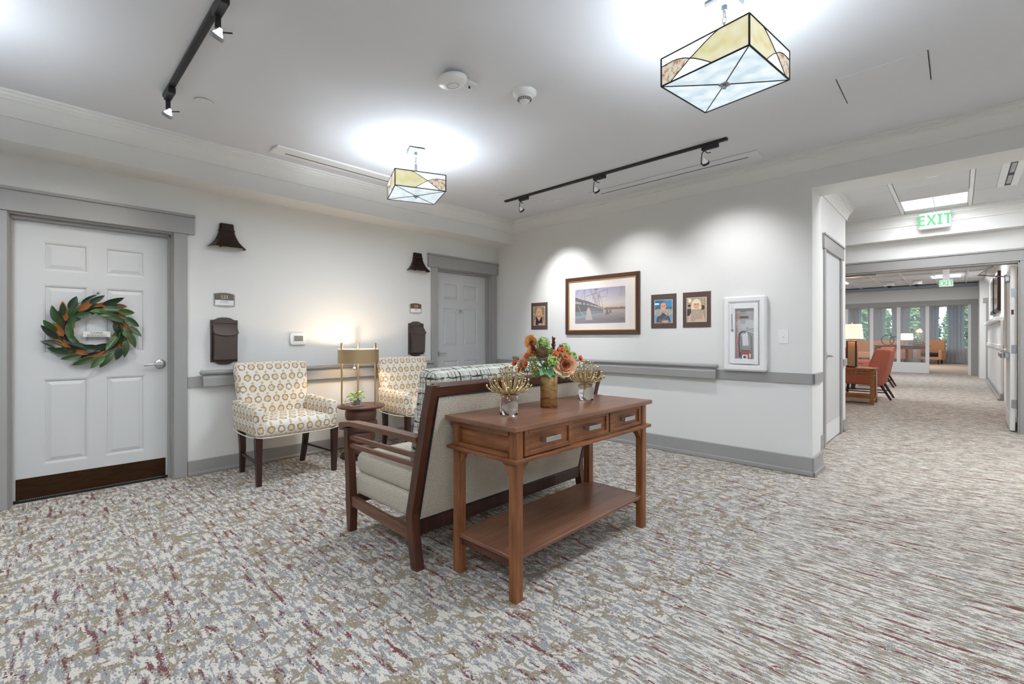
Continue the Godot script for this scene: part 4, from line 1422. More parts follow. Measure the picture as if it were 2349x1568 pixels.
func loveseat() -> void:
	var o := thing("loveseat", "cream boucle loveseat with dark wood frame and plaid back cushion", "sofa", Vector3(2.45, 0, 2.575), -90)
	var X := 0.742
	for e in [-1.0, 1.0]:
		# rear stile, swept back above the seat and kicked back at the foot
		var path := [[-0.345, 0.0], [-0.325, 0.09], [-0.305, 0.2], [-0.3, 0.28], [-0.335, 0.42], [-0.385, 0.62], [-0.43, 0.8], [-0.477, 0.968]]
		var poly := PackedVector2Array()
		for q in path: poly.append(Vector2(q[0] + 0.026, q[1]))
		var n := path.size()
		for i in n: poly.append(Vector2(path[n - 1 - i][0] - 0.028, path[n - 1 - i][1]))
		var t := Transform3D(Basis(Vector3(0, 0, 1), Vector3(0, 1, 0), Vector3(-1, 0, 0)), Vector3(e * X, 0, 0))
		put(o, "rear_stile", prism(S(), poly, -0.024, 0.024, t), M.walnut_up)
		# front leg
		poly = PackedVector2Array()
		for q in [[0.345, 0.0], [0.335, 0.16], [0.352, 0.3], [0.378, 0.64], [0.428, 0.64], [0.402, 0.3], [0.398, 0.16], [0.378, 0.0]]: poly.append(Vector2(q[0], q[1]))
		put(o, "front_leg", prism(S(), poly, -0.024, 0.024, t), M.walnut_up)
		# arm board with rolled nose
		poly = PackedVector2Array()
		for q in [[-0.375, 0.664], [-0.372, 0.694], [0.0, 0.694], [0.34, 0.686], [0.42, 0.674]]: poly.append(Vector2(q[0], q[1]))
		for i in 9:
			var a := PI * 0.55 - i / 8.0 * PI * 1.25
			poly.append(Vector2(0.452 + cos(a) * 0.026, 0.645 + sin(a) * 0.026))
		for q in [[0.418, 0.64], [0.34, 0.657], [0.0, 0.666]]: poly.append(Vector2(q[0], q[1]))
		put(o, "arm_rest", prism(S(), poly, -0.033, 0.033, t), M.arm_wood)
		for y in [[0.58, 0.588], [0.53, 0.54]]:
			var s := S()
			var a := Vector3(e * X, y[0], 0.385)
			var b := Vector3(e * X, y[1], -0.36)
			box(s, Vector3.ZERO, Vector3(0.026, a.distance_to(b), 0.024), 0.003, Transform3D(Basis(Vector3.RIGHT, (b - a).normalized(), Vector3.RIGHT.cross((b - a).normalized())), (a + b) / 2))
			put(o, "arm_slat", s, M.arm_wood)
		var s2 := S()
		var a2 := Vector3(e * X, 0.19, 0.37)
		var b2 := Vector3(e * X, 0.165, -0.32)
		box(s2, Vector3.ZERO, Vector3(0.03, a2.distance_to(b2), 0.06), 0.003, Transform3D(Basis(Vector3.RIGHT, (b2 - a2).normalized(), Vector3.RIGHT.cross((b2 - a2).normalized())), (a2 + b2) / 2))
		put(o, "side_rail", s2, M.arm_wood)
	var rake := Transform3D(Basis(Vector3.RIGHT, -0.245), Vector3(0, 0.26, -0.3))
	put(o, "top_rail", box(S(), Vector3(0, 0.705, -0.004), Vector3(1.48, 0.055, 0.05), 0.005, rake), M.walnut)
	put(o, "bottom_rail", box(S(), Vector3(0, 0.2, -0.312), Vector3(1.46, 0.075, 0.034), 0.003), M.espresso)
	put(o, "front_rail", box(S(), Vector3(0, 0.19, 0.37), Vector3(1.46, 0.06, 0.03), 0.003), M.arm_wood)
	var s := S()
	cushion(s, Vector3(0, 0.33, -0.003), Vector3(1.44, 0.71, 0.045), 0.012, Vector3(0, 0, 0.006), rake)
	put(o, "back_panel", s, M.boucle)
	s = S()
	var rim := [rake * Vector3(-0.717, -0.015, -0.026), rake * Vector3(0.717, -0.015, -0.026), rake * Vector3(0.717, 0.675, -0.026), rake * Vector3(-0.717, 0.675, -0.026)]
	for k in 4: rod(s, rim[k], rim[(k + 1) % 4], 0.0045, 6)
	put(o, "back_piping", s, M.black)
	s = S()
	cushion(s, Vector3(0, 0.288, 0.04), Vector3(1.44, 0.14, 0.68), 0.04, Vector3(0, 0.006, 0.01))
	put(o, "seat_deck", s, M.boucle)
	s = S()
	cushion(s, Vector3(0, 0.422, 0.05), Vector3(1.43, 0.135, 0.66), 0.05, Vector3(0, 0.02, 0.012))
	put(o, "seat_cushion", s, M.boucle)
	s = S()
	var ct := Transform3D(Basis(Vector3.RIGHT, -0.2), Vector3(0, 0.49, -0.215))
	cushion(s, Vector3(0, 0.285, -0.035), Vector3(1.4, 0.55, 0.15), 0.045, Vector3(0.004, 0.012, 0.015), ct)
	put(o, "back_cushion", s, M.plaid, "plaid back cushion")

func console_table() -> void:
	var o := thing("console_table", "brown wooden console table with three drawers and a low shelf", "table", Vector3(3.168, 0, 2.595), 90)
	var L := 1.21; var W := 0.45
	put(o, "table_top", box(S(), Vector3(0, 0.796, 0), Vector3(1.28, 0.024, 0.5), 0.003), M.oak_top)
	for ex in [-1, 1]:
		for ez in [-1, 1]:
			put(o, "leg", box(S(), Vector3(ex * (L / 2 - 0.024), 0.392, ez * (W / 2 - 0.024)), Vector3(0.048, 0.784, 0.048), 0.0025), M.oak_up)
	# drawer case
	var s := S()
	bb(s, Vector3(-L / 2 + 0.02, 0.66, -W / 2 + 0.008), Vector3(L / 2 - 0.02, 0.784, W / 2 - 0.02))
	put(o, "drawer_case", s, M.oak)
	for ex in [-1, 1]:
		s = S()
		var px: float = ex * (L / 2 - 0.004)
		bb(s, Vector3(px - 0.01, 0.758, -W / 2 + 0.048), Vector3(px, 0.784, W / 2 - 0.048), 0.001)
		bb(s, Vector3(px - 0.01, 0.656, -W / 2 + 0.048), Vector3(px, 0.676, W / 2 - 0.048), 0.001)
		put(o, "end_frame", s, M.oak)
	s = S()
	for ez in [-1, 1]: box(s, Vector3(0, 0.647, ez * (W / 2 + 0.002)), Vector3(L + 0.05, 0.018, 0.042), 0.003)
	for ex in [-1, 1]: box(s, Vector3(ex * (L / 2 + 0.003), 0.6468, 0), Vector3(0.042, 0.0175, W), 0.003)
	put(o, "waist_moulding", s, M.oak)
	# corbels under the moulding
	var cp := PackedVector2Array([Vector2(0, 0), Vector2(0.05, 0), Vector2(0.05, -0.012), Vector2(0.042, -0.018), Vector2(0.03, -0.028), Vector2(0.026, -0.042), Vector2(0.016, -0.054), Vector2(0.012, -0.066), Vector2(0.0, -0.07)])
	for ex in [-1, 1]:
		for ez in [-1, 1]:
			var at := Vector3(ex * (L / 2 - 0.048), 0.638, ez * (W / 2 - 0.02))
			put(o, "corbel", prism(S(), cp, -0.011, 0.011, Transform3D(Basis(Vector3(-ex, 0, 0), Vector3.UP, Vector3(0, 0, 1)), at)), M.oak)
			at = Vector3(ex * (L / 2 - 0.02), 0.638, ez * (W / 2 - 0.048))
			put(o, "corbel", prism(S(), cp, -0.011, 0.011, Transform3D(Basis(Vector3(0, 0, -ez), Vector3.UP, Vector3(1, 0, 0)), at)), M.oak)
	# drawers: recessed panel fronts with ribbed pulls
	var xs := [[-0.552, -0.192], [-0.178, 0.178], [0.192, 0.552]]
	for k in 3:
		var a: float = xs[k][0]; var b: float = xs[k][1]
		var zo := W / 2 - 0.012 + (0.012 if k == 0 else 0.0)
		s = S()
		bb(s, Vector3(a, 0.66, zo - 0.012), Vector3(b, 0.782, zo - 0.004))
		for q in [[a, a + 0.026, 0.66, 0.782], [b - 0.026, b, 0.66, 0.782], [a + 0.026, b - 0.026, 0.66, 0.682], [a + 0.026, b - 0.026, 0.76, 0.782]]:
			bb(s, Vector3(q[0], q[2], zo - 0.004), Vector3(q[1], q[3], zo + 0.006), 0.002)
		var d := put(o, "drawer", s, M.oak)
		var c := (a + b) / 2
		s = S()
		for i in 4: box(s, Vector3(c, 0.713 + i * 0.006, zo + 0.03), Vector3(0.115, 0.0052, 0.008), 0.0022)
		for e in [-1, 1]: box(s, Vector3(c + e * 0.05, 0.722, zo + 0.014), Vector3(0.012, 0.022, 0.034), 0.002)
		put(d, "pull", s, M.nickel, "ribbed nickel pull")
	put(o, "shelf", box(S(), Vector3(0, 0.196, 0), Vector3(1.2, 0.019, 0.43), 0.002), M.oak_top)
	for ex in [-1, 1]:
		put(o, "shelf_rail", box(S(), Vector3(ex * (L / 2 - 0.03), 0.165, 0), Vector3(0.022, 0.042, W - 0.09), 0.002), M.walnut)

func brass_bursts() -> void:
	var first: Node3D = null
	for q in [[Vector3(3.144, 0.808, 2.99), "gold starburst stem sculpture on a thick clear block, beside loveseat arm end"], [Vector3(3.103, 0.808, 2.238), "gold starburst stem sculpture on a thick clear block, at end nearest picture wall"]]:
		if first:
			dup(first, q[0], 25, q[1])
			continue
		var o := thing("starburst_sculpture", q[1], "sculpture", q[0], 0, "gold starburst sculptures on the console table")
		first = o
		put(o, "crystal_block", lathe(S(), [Vector2(0.0, 0.0005), Vector2(0.044, 0.0005), Vector2(0.0475, 0.003), Vector2(0.0475, 0.097), Vector2(0.045, 0.0995), Vector2(0.0, 0.0995)], 48), M.crystal)
		put(o, "post", cyl(S(), 0.006, 0.068, 0.11, 12), M.gold)
		var tiers := [[15, 0.118, 0.042], [15, 0.104, 0.072], [12, 0.078, 0.104], [7, 0.045, 0.132], [4, 0.018, 0.14]]
		for t in tiers.size():
			for i in tiers[t][0]:
				var a: float = TAU * (i + 0.5 * (t % 2)) / tiers[t][0] + 0.1 * t
				var r: float = tiers[t][1]
				var h: float = tiers[t][2]
				var d := Vector3(cos(a), 0, sin(a))
				var pts := []
				for k in 7:
					var u := k / 6.0
					pts.append(Vector3(0, 0.104, 0) + d * r * sin(u * PI * 0.5) + Vector3(0, h * (1 - cos(u * PI * 0.5)) + 0.004, 0))
				var s := S()
				tube(s, pts, 0.0026, 6)
				ball(s, pts[6], 0.0058, 8)
				put(o, "stem", s, M.gold)

func petal(s: SurfaceTool, c: Vector3, ax: Vector3, az: float, open: float, r: float, wide: float, curl := 0.25) -> void:
	var sd := ax.cross(Vector3(0.37, 0.91, 0.2)).normalized()
	var fw := ax.cross(sd)
	var rows := []
	for i in 6:
		var u := i / 5.0
		var row := PackedVector3Array()
		for j in 7:
			var v := (j - 3) / 3.0
			var th := az + v * wide * (0.45 + 0.55 * sin(u * PI * 0.62))
			var rad := sd * cos(th) + fw * sin(th)
			var cup := sin(u * PI * 0.5)
			var edge := 1.0 - 0.16 * v * v * u
			row.append(c + rad * r * open * (cup + curl * u * u * u) + ax * r * edge * (u * (1.05 - 0.45 * open) - curl * 0.35 * u * u * u + 0.05 * u * sin(v * 5.0 + az * 3.0)))
		rows.append(row)
	grid(s, rows)

func rose(c: Vector3, ax: Vector3, r: float, cols: Array, o: Node3D, split: bool) -> void:
	ax = ax.normalized()
	var s := S()
	var k := 0
	for layer in [[3, 0.12, 0.8], [4, 0.23, 0.84], [5, 0.34, 0.88], [5, 0.46, 0.92], [6, 0.58, 0.95], [6, 0.72, 0.98], [6, 0.88, 1.0], [6, 1.0, 1.0]]:
		for i in layer[0]:
			if split: s = S()
			petal(s, c - ax * r * 0.5 + ax.cross(Vector3(sin(k * 2.1), 0.4, cos(k * 1.7))) * r * 0.06, ax, TAU * (i + 0.37 * k) / layer[0] + 0.2 * k + 0.25 * sin(i * 7.3 + k), layer[1] * (1.0 + 0.16 * sin(i * 5.1 + k * 2.3)), r * layer[2] * (1.0 + 0.09 * sin(i * 3.7 + k * 4.1)), 1.2 / sqrt(layer[0] * 0.5), 0.08 + 0.22 * layer[1])
			if split: put(o, "petal", s, cols[mini(cols.size() - 1, k / 3)])
		k += 1
	if not split:
		put(o, "petals", s, cols[0])
		put(o, "bud", ball(S(), c - ax * r * 0.05, r * 0.42, 12), cols[0])

func bouquet() -> void:
	var at := Vector3(3.133, 0.808, 2.65)
	var o := thing("brass_vase", "tall cylindrical aged brass vase holding the flowers on console table", "vase", at)
	put(o, "body", lathe(S(), [Vector2(0, 0.0), Vector2(0.048, 0.0), Vector2(0.05, 0.003), Vector2(0.05, 0.19), Vector2(0.049, 0.192), Vector2(0.047, 0.19), Vector2(0.047, 0.02), Vector2(0, 0.018)], 40), M.vase_brass)
	var Rt := Vector3(0.7213, 0, -0.6926)
	var Tw := Vector3(0.6926, 0, 0.7213)
	var neck := at + Vector3(0, 0.185, 0)
	var rng := RandomNumberGenerator.new()
	rng.seed = 5
	var place := func(cx: float, cy: float, w: float) -> Vector3:
		return Vector3(at.x, 1.21 - ((750 + cy / 7.468) - 772.7) * 0.00251, at.z) + Rt * ((1090 + cx / 7.468) - 1259) * 0.00251 + Tw * w
	var green := mat("4f7a3a", 0.6)
	var stem := func(n: Node3D, p: Vector3) -> void:
		var s := S()
		tube(s, [neck + (p - neck) * 0.04 + Vector3(0, -0.06, 0), neck + (p - neck) * 0.45 + Vector3(0, -0.005, 0), p], 0.002, 6)
		put(n, "stem", s, green)
	var G := "flowers in the brass vase"
	# garden roses
	var peach := [mat("b86438", 0.7), mat("dd9a70", 0.7), mat("ebb894", 0.7)]
	var cream := [mat("d99a70", 0.7), mat("ecc9a4", 0.7), mat("f0d9b8", 0.7)]
	for q in [[1540, 640, 165, 0.05, Rt * 0.2 + Tw * 1.0 + Vector3.UP * 0.15, peach, "large open peach rose leaning over the vase rim"], [800, 640, 120, -0.01, Rt * -1.0 + Tw * 0.5 + Vector3.UP * 0.1, cream, "pale cream and peach rose facing away from the large rose"]]:
		var p: Vector3 = place.call(q[0], q[1], q[3])
		var n := thing("rose", q[6], "flower", Vector3.ZERO, 0, G)
		rose(p, q[4], q[2] / 7.468 * 0.00251 * 0.98, q[5], n, true)
		stem.call(n, p - (q[4] as Vector3).normalized() * 0.03)
	for q in [[960, 255, 78, -0.02], [985, 415, 70, 0.01]]:
		var p: Vector3 = place.call(q[0], q[1], q[3])
		var n := thing("orange_rose", "ruffled amber orange rose" + (" at the top of the bouquet" if q[1] < 300 else " beside the fringed protea"), "flower", Vector3.ZERO, 0, G)
		rose(p, Rt * -0.25 + Tw * 1.0 + Vector3.UP * 0.35, q[2] / 7.468 * 0.00251 * 1.1, [mat("c67a33", 0.7), mat("d08a3e", 0.7)], n, true)
		stem.call(n, p)
	# small ranunculus buds
	for q in [[1360, 445, 46, 0.06], [1490, 390, 50, 0.04], [1545, 482, 46, 0.05], [880, 490, 38, 0.03], [675, 605, 42, 0.02], [852, 622, 38, 0.06], [735, 712, 40, 0.04], [1800, 528, 40, 0.03]]:
		var p: Vector3 = place.call(q[0], q[1], q[3])
		var n := thing("ranunculus", "small round coral orange ranunculus bud", "flower", Vector3.ZERO, 0, G)
		rose(p, Tw + Rt * ((q[0] - 1260) / 500.0) + Vector3.UP * 0.5, q[2] / 7.468 * 0.00251 * 1.15, [mat("d6703f", 0.65)], n, false)
		stem.call(n, p)
	# hydrangeas
	var lime := [mat("a9c46a", 0.75), mat("bcd182", 0.75), mat("93b358", 0.75)]
	var hy := -1
	for q in [[1290, 585, 118, 0.07], [1160, 285, 118, 0.0], [1530, 375, 100, 0.0], [1655, 505, 92, 0.0], [1225, 370, 70, 0.03]]:
		var p: Vector3 = place.call(q[0], q[1], q[3])
		var R: float = q[2] / 7.468 * 0.00251
		hy += 1
		var n := thing("hydrangea", ["lime green hydrangea head low in front between protea and large rose", "lime green hydrangea head on top behind the protea", "lime green hydrangea head behind two coral buds", "lime green hydrangea head half behind the large peach rose", "small lime green hydrangea head tucked above the coral bud"][hy], "flower", Vector3.ZERO, 0, G)
		for mi in 3:
			var s := S()
			for i in 40:
				var y := rng.randf_range(-0.7, 1.0)
				var a := rng.randf() * TAU
				var d := Vector3(sqrt(1 - y * y) * cos(a), y, sqrt(1 - y * y) * sin(a))
				var b := p + d * R * rng.randf_range(0.82, 1.02)
				var u := d.cross(Vector3(0.2, 0.5, 0.9)).normalized()
				var v := d.cross(u)
				for k in 4:
					var e := u * cos(k * PI / 2 + a) + v * sin(k * PI / 2 + a)
					var f := d.cross(e)
					var l := R * 0.2
					var m := b + e * l * 0.6
					tri(s, b, m + f * l * 0.45 + d * l * 0.15, b + e * l + d * l * 0.2, d, 0)
					tri(s, b, b + e * l + d * l * 0.2, m - f * l * 0.45 + d * l * 0.15, d, 0)
			put(n, "florets", s, lime[mi]).set_meta("kind", "stuff")
		put(n, "heart", ball(S(), p, R * 0.72, 12), mat("6d8a3c", 0.8))
		stem.call(n, p)
	# fringed protea
	var p0: Vector3 = place.call(1140, 445, 0.05)
	var n0 := thing("pincushion_protea", "fringed tan and maroon protea in the middle of the bouquet", "flower", Vector3.ZERO, 0, G)
	for mi in 2:
		var s := S()
		for i in 120:
			var y := 1 - 1.7 * (i + 0.5) / 120.0
			var a := i * 2.39996 + mi * 1.3
			var d := (Tw * 0.75 + Vector3.UP * 0.5).normalized()
			var u := d.cross(Vector3(0.2, 0.9, 0.4)).normalized()
			var v := d.cross(u)
			var e := d * y + (u * cos(a) + v * sin(a)) * sqrt(maxf(0, 1 - y * y))
			tube(s, [p0 + e * 0.014, p0 + e * 0.03, p0 + (e * 0.8 + d * 0.35).normalized() * (0.043 if mi else 0.038)], 0.0011, 4)
		put(n0, "bristles", s, [mat("b49a62", 0.7), mat("6b2f2a", 0.7)][mi]).set_meta("kind", "stuff")
	put(n0, "heart", ball(S(), p0, 0.026, 14), mat("8a7a48", 0.8))
	stem.call(n0, p0)
	# burgundy foliage sprigs
	for q in [[1330, 330, 175, 0.02, Vector3.UP + Rt * 0.02], [1020, 375, 100, 0.04, Vector3.UP * 0.8 - Rt * 0.4], [1400, 400, 90, 0.03, Vector3.UP * 0.7 + Rt * 0.3]]:
		var b: Vector3 = place.call(q[0], q[1] + q[2] * 0.55, q[3])
		var n := thing("foliage_sprig", "dark burgundy leafy sprig" + (" standing tallest in the bouquet" if q[2] > 150 else " half hidden among the flowers"), "flower", Vector3.ZERO, 0, G)
		var ax: Vector3 = (q[4] as Vector3).normalized()
		var len: float = q[2] / 7.468 * 0.00251 * 1.5
		var s := S()
		tube(s, [b, b + ax * len * 0.9], 0.0015, 5)
		put(n, "stem", s, mat("4a1a1e", 0.6))
		for i in 26:
			var u := i / 26.0
			var a := i * 2.4
			var d := (ax * 1.1 + (Rt * cos(a) + Tw * sin(a)) * (0.85 - 0.45 * u)).normalized()
			s = S()
			blade(s, b + ax * len * u * 0.85, d, Tw + ax * 0.2, 0.024 + 0.006 * sin(i), 0.0075, 0.05, 0.2)
			put(n, "leaflet", s, mat("571f24" if i % 2 else "6b2a2c", 0.5))
		stem.call(n, b)
	# yellow green berry spray
	var nb := thing("berry_spray", "drooping spray of tiny yellow green berries", "flower", Vector3.ZERO, 0, G)
	for mi in 2:
		var s := S()
		for i in 130:
			var v := Vector3(rng.randfn(0, 0.42), rng.randfn(0, 0.5), rng.randfn(0, 0.35))
			var b: Vector3 = place.call(1000, 640, 0.06) + Rt * v.x * 0.042 + Vector3.UP * v.y * 0.055 + Tw * v.z * 0.04
			ball(s, b, rng.randf_range(0.0022, 0.0036), 6)
		put(nb, "berries", s, [mat("9a9a3c", 0.5), mat("6f7a2c", 0.5)][mi]).set_meta("kind", "stuff")
	var sb := S()
	for i in 14:
		var b: Vector3 = place.call(1000, 640, 0.055)
		tube(sb, [neck, (neck + b) / 2 + Vector3(0, 0.015, 0), b + Rt * rng.randfn(0, 0.014) + Vector3.UP * rng.randfn(0, 0.022)], 0.0009, 4)
	put(nb, "twigs", sb, green)
	# broad lobed leaves at the rim
	var lg := [mat("6fa06a", 0.55), mat("5a8f62", 0.55), mat("7c9a4a", 0.55)]
	var k := 0
	for q in [[1180, 725, 0.07, Rt * -0.5 + Vector3.DOWN * 0.35 + Tw * 0.7, 0.05], [1250, 745, 0.075, Rt * 0.1 + Vector3.DOWN * 0.6 + Tw * 0.6, 0.045], [1060, 770, 0.05, Rt * -0.9 + Vector3.DOWN * 0.4, 0.045], [1430, 770, 0.05, Rt * 0.9 + Vector3.DOWN * 0.2 + Tw * 0.4, 0.05], [1330, 760, 0.06, Rt * 0.5 + Vector3.DOWN * 0.4 + Tw * 0.7, 0.04], [1280, 420, 0.06, Rt * 0.3 + Vector3.UP * 0.6 + Tw * 0.4, 0.03], [1460, 480, 0.05, Rt * 0.6 + Vector3.UP * 0.3 + Tw * 0.5, 0.034], [1185, 640, 0.06, Rt * -0.2 + Vector3.UP * 0.4 + Tw * 0.7, 0.035]]:
		var b: Vector3 = place.call(q[0], q[1], q[2])
		var n := thing("bouquet_leaf", "broad soft green leaf among the flowers at vase rim", "leaf", Vector3.ZERO, 0, G)
		var d: Vector3 = (q[3] as Vector3).normalized()
		for e in [-0.55, 0.0, 0.55]:
			var s := S()
			blade(s, b - d * 0.015, d + Rt * e, Tw + Vector3.UP * 0.4, q[4] * (1.25 if e == 0.0 else 0.95), q[4] * 0.72, 0.2, 0.2)
			put(n, "lobe", s, lg[k % 3])
		stem.call(n, b)
		k += 1

func side_table_group() -> void:
	var at := Vector3(0.437, 0, 2.367)
	var o := thing("side_table", "small round wooden side table with a stacked pebble pedestal", "table", at)
	put(o, "table_top", lathe(S(), [Vector2(0, 0.495), Vector2(0.215, 0.495), Vector2(0.228, 0.502), Vector2(0.235, 0.51), Vector2(0.233, 0.517), Vector2(0, 0.518)], 56), M.mahogany)
	var y := 0.0
	var lumps := [[0.165, 0.11, 0.012, 0.0], [0.15, 0.125, -0.01, 0.008], [0.158, 0.115, 0.006, -0.006], [0.16, 0.12, -0.004, 0.004]]
	y = 0.035
	for l in lumps:
		var pr := []
		for i in 13:
			var a := -PI / 2 + PI * i / 12
			pr.append(Vector2(l[0] * (0.72 + 0.28 * pow(maxf(0.0, cos(a)), 0.45)) if i > 0 and i < 12 else l[0] * 0.6, y + l[1] / 2 + l[1] / 2 * sin(a)))
		pr.push_front(Vector2(0, y))
		pr.append(Vector2(0, y + l[1]))
		put(o, "pedestal_block", lathe(S(), pr, 40, Transform3D(Basis(Vector3.UP, y * 9.0) * Basis.from_scale(Vector3(1.0, 1, 0.94)), Vector3(l[2], 0, l[3]))), M.mahogany)
		y += l[1] - 0.005
	put(o, "foot", lathe(S(), [Vector2(0, 0), Vector2(0.2, 0), Vector2(0.205, 0.01), Vector2(0.19, 0.036), Vector2(0, 0.038)], 40), M.espresso)
	# brass drum lamp on three posts
	var Rt := Vector3(0.7213, 0, -0.6926)
	var Fw := Vector3(-0.6926, 0, -0.7213)
	var c := at + Rt * -0.03 + Vector3(0, 0.518, 0)
	o = thing("table_lamp", "brass drum table lamp on three tapered posts with pull cord", "lamp", c)
	var s := S()
	lathe(s, [Vector2(0.2, 0.43), Vector2(0.2, 0.57)], 64)
	lathe(s, [Vector2(0.2, 0.57), Vector2(0.197, 0.57)], 64, I3, -1)
	lathe(s, [Vector2(0.197, 0.43), Vector2(0.2, 0.43)], 64, I3, -1)
	put(o, "drum_shade", s, M.lamp_brass)
	put(o, "shade_lining", lathe(S(), [Vector2(0.1968, 0.57), Vector2(0.1968, 0.43)], 64), mat("f6f2ea", 0.7))
	var phi := -0.185
	for k in 3:
		var a := phi + TAU * k / 3
		var p := Rt * cos(a) * 0.184 + Fw * sin(a) * 0.184
		put(o, "post", cyl(S(), 0.0075, 0.0, 0.634, 14, Transform3D(Basis(), p), 0.0115), M.lamp_brass)
	s = S()
	for k in 3:
		var a := phi + TAU * k / 3
		rod(s, Vector3(0, 0.47, 0), Rt * cos(a) * 0.184 + Fw * sin(a) * 0.184 + Vector3(0, 0.47, 0), 0.003, 6)
	cyl(s, 0.014, 0.45, 0.5, 12)
	put(o, "spider", s, M.lamp_brass)
	var glow := mat("fff2dc", 0.3)
	glow.emission_enabled = true
	glow.emission = Color(1, 0.86, 0.66)
	glow.emission_energy_multiplier = 6.0
	put(o, "bulb", ball(S(), Vector3(0, 0.52, 0), 0.03, 16), glow)
	s = S()
	rod(s, Vector3(0.03, 0.385, 0.06), Vector3(0.03, 0.47, 0.06), 0.0015, 6)
	ball(s, Vector3(0.03, 0.378, 0.06), 0.014, 14)
	put(o, "pull_cord", s, M.white_plastic, "white ball on the pull cord")
	var l: OmniLight3D = lamp("table_lamp_light", OmniLight3D.new(), c + Vector3(0, 0.52, 0), Color(1.0, 0.89, 0.75), TABLE_LAMP)
	l.light_size = 0.03
	l.omni_range = 20.0
	# ivy in a small glass cube
	var g := at + Rt * -0.03 + Fw * -0.085 + Vector3(0, 0.5185, 0)
	o = thing("potted_ivy", "small green ivy in a clear square glass under the lamp", "plant", g)
	var gl := S()
	for e in [-1, 1]:
		box(gl, Vector3(e * 0.043, 0.045, 0), Vector3(0.004, 0.082, 0.09))
		box(gl, Vector3(0, 0.045, e * 0.043), Vector3(0.082, 0.082, 0.004))
	box(gl, Vector3(0, 0.0045, 0), Vector3(0.09, 0.008, 0.09), 0.002)
	put(o, "glass_pot", gl, M.pane)
	var rng := RandomNumberGenerator.new()
	rng.seed = 9
	s = S()
	for i in 60: ball(s, Vector3(rng.randf_range(-0.034, 0.034), rng.randf_range(0.016, 0.07), rng.randf_range(-0.034, 0.034)), rng.randf_range(0.006, 0.011), 6)
	put(o, "pebbles", s, mat("5a3f2a", 0.6)).set_meta("kind", "stuff")
	for i in 34:
		var a := i * 2.4
		var el := rng.randf_range(0.1, 1.2)
		var d := Vector3(cos(a) * cos(el), sin(el), sin(a) * cos(el))
		var tip := Vector3(0, 0.075, 0) + d * Vector3(0.075, 0.075, 0.075) * rng.randf_range(0.5, 1.15)
		if i % 11 == 3: tip = -Rt * 0.1 + Vector3(0, 0.01 + 0.03 * (i % 2), 0) + Fw * rng.randf_range(-0.02, 0.02)
		s = S()
		tube(s, [Vector3(0, 0.07, 0), Vector3(tip.x * 0.5, maxf(tip.y, 0.08), tip.z * 0.5), tip], 0.0011, 5)
		blade(s, tip, d + Vector3(0, -0.4, 0), Vector3.UP + d * 0.3 + Vector3(0.4, 0, 0.4), rng.randf_range(0.03, 0.042), rng.randf_range(0.022, 0.032), 0.2, 0.15)
		put(o, "ivy_leaf", s, mat(["5f8a2e", "86a848", "3f6a24", "a8b878"][i % 4], 0.5))

func furniture() -> void:
	var c := make_armchair()
	c.position = Vector3(0.472, 0, 3.118)
	c.rotation.y = deg_to_rad(91.5)
	c.set_meta("label", "ring patterned upholstered armchair below the thermostat")
	dup(c, Vector3(0.472, 0, 1.69), 90, "ring patterned upholstered armchair between side table and corner door")
	side_table_group()
	loveseat()
	console_table()
	brass_bursts()
	bouquet()

# ---------- corridor, lounge beyond and sun room ----------
func glow_mat(hex: String, e: float) -> StandardMaterial3D:
	var m := mat(hex, 0.4)
	m.emission_enabled = true
	m.emission = Color(hex)
	m.emission_energy_multiplier = e
	return m

func exit_green() -> StandardMaterial3D:
	var m := mat("04160a", 0.6)
	m.emission_enabled = true
	m.emission = Color("6cf09c")
	m.emission_energy_multiplier = 0.8
	return m

func exit_sign(at: Vector3, w: float, h: float, label: String, arrow := false) -> void:
	var o := thing("exit_sign", label, "exit sign", at, 0, "lit exit signs")
	put(o, "housing", box(S(), Vector3.ZERO, Vector3(w, h, 0.045), 0.012), M.white_plastic)
	put(o, "lit_panel", prism(S(), round_rect(w - 0.02, h - 0.02, 0.012), 0.0225, 0.025), glow_mat("c8ccc9", 0.6))
	var t := put(o, "lettering", lettering("EXIT", h * 0.63, 0.003, "Droid Sans", 700), exit_green())
	t.scale = Vector3(0.86, 1, 1)
	t.position = Vector3(-0.01 if arrow else 0.0, 0, 0.0265)
	if arrow:
		put(o, "arrow", prism(S(), PackedVector2Array([Vector2(0.092, 0.02), Vector2(0.108, 0), Vector2(0.092, -0.02)]), 0.025, 0.028), glow_mat("52e68a", 0.75))
	put(o, "ceiling_mount", box(S(), Vector3(0, h / 2 + (2.9 - at.y - h / 2) / 2, -0.005), Vector3(w * 0.5, 2.9 - at.y - h / 2, 0.03), 0.004), M.white_plastic)

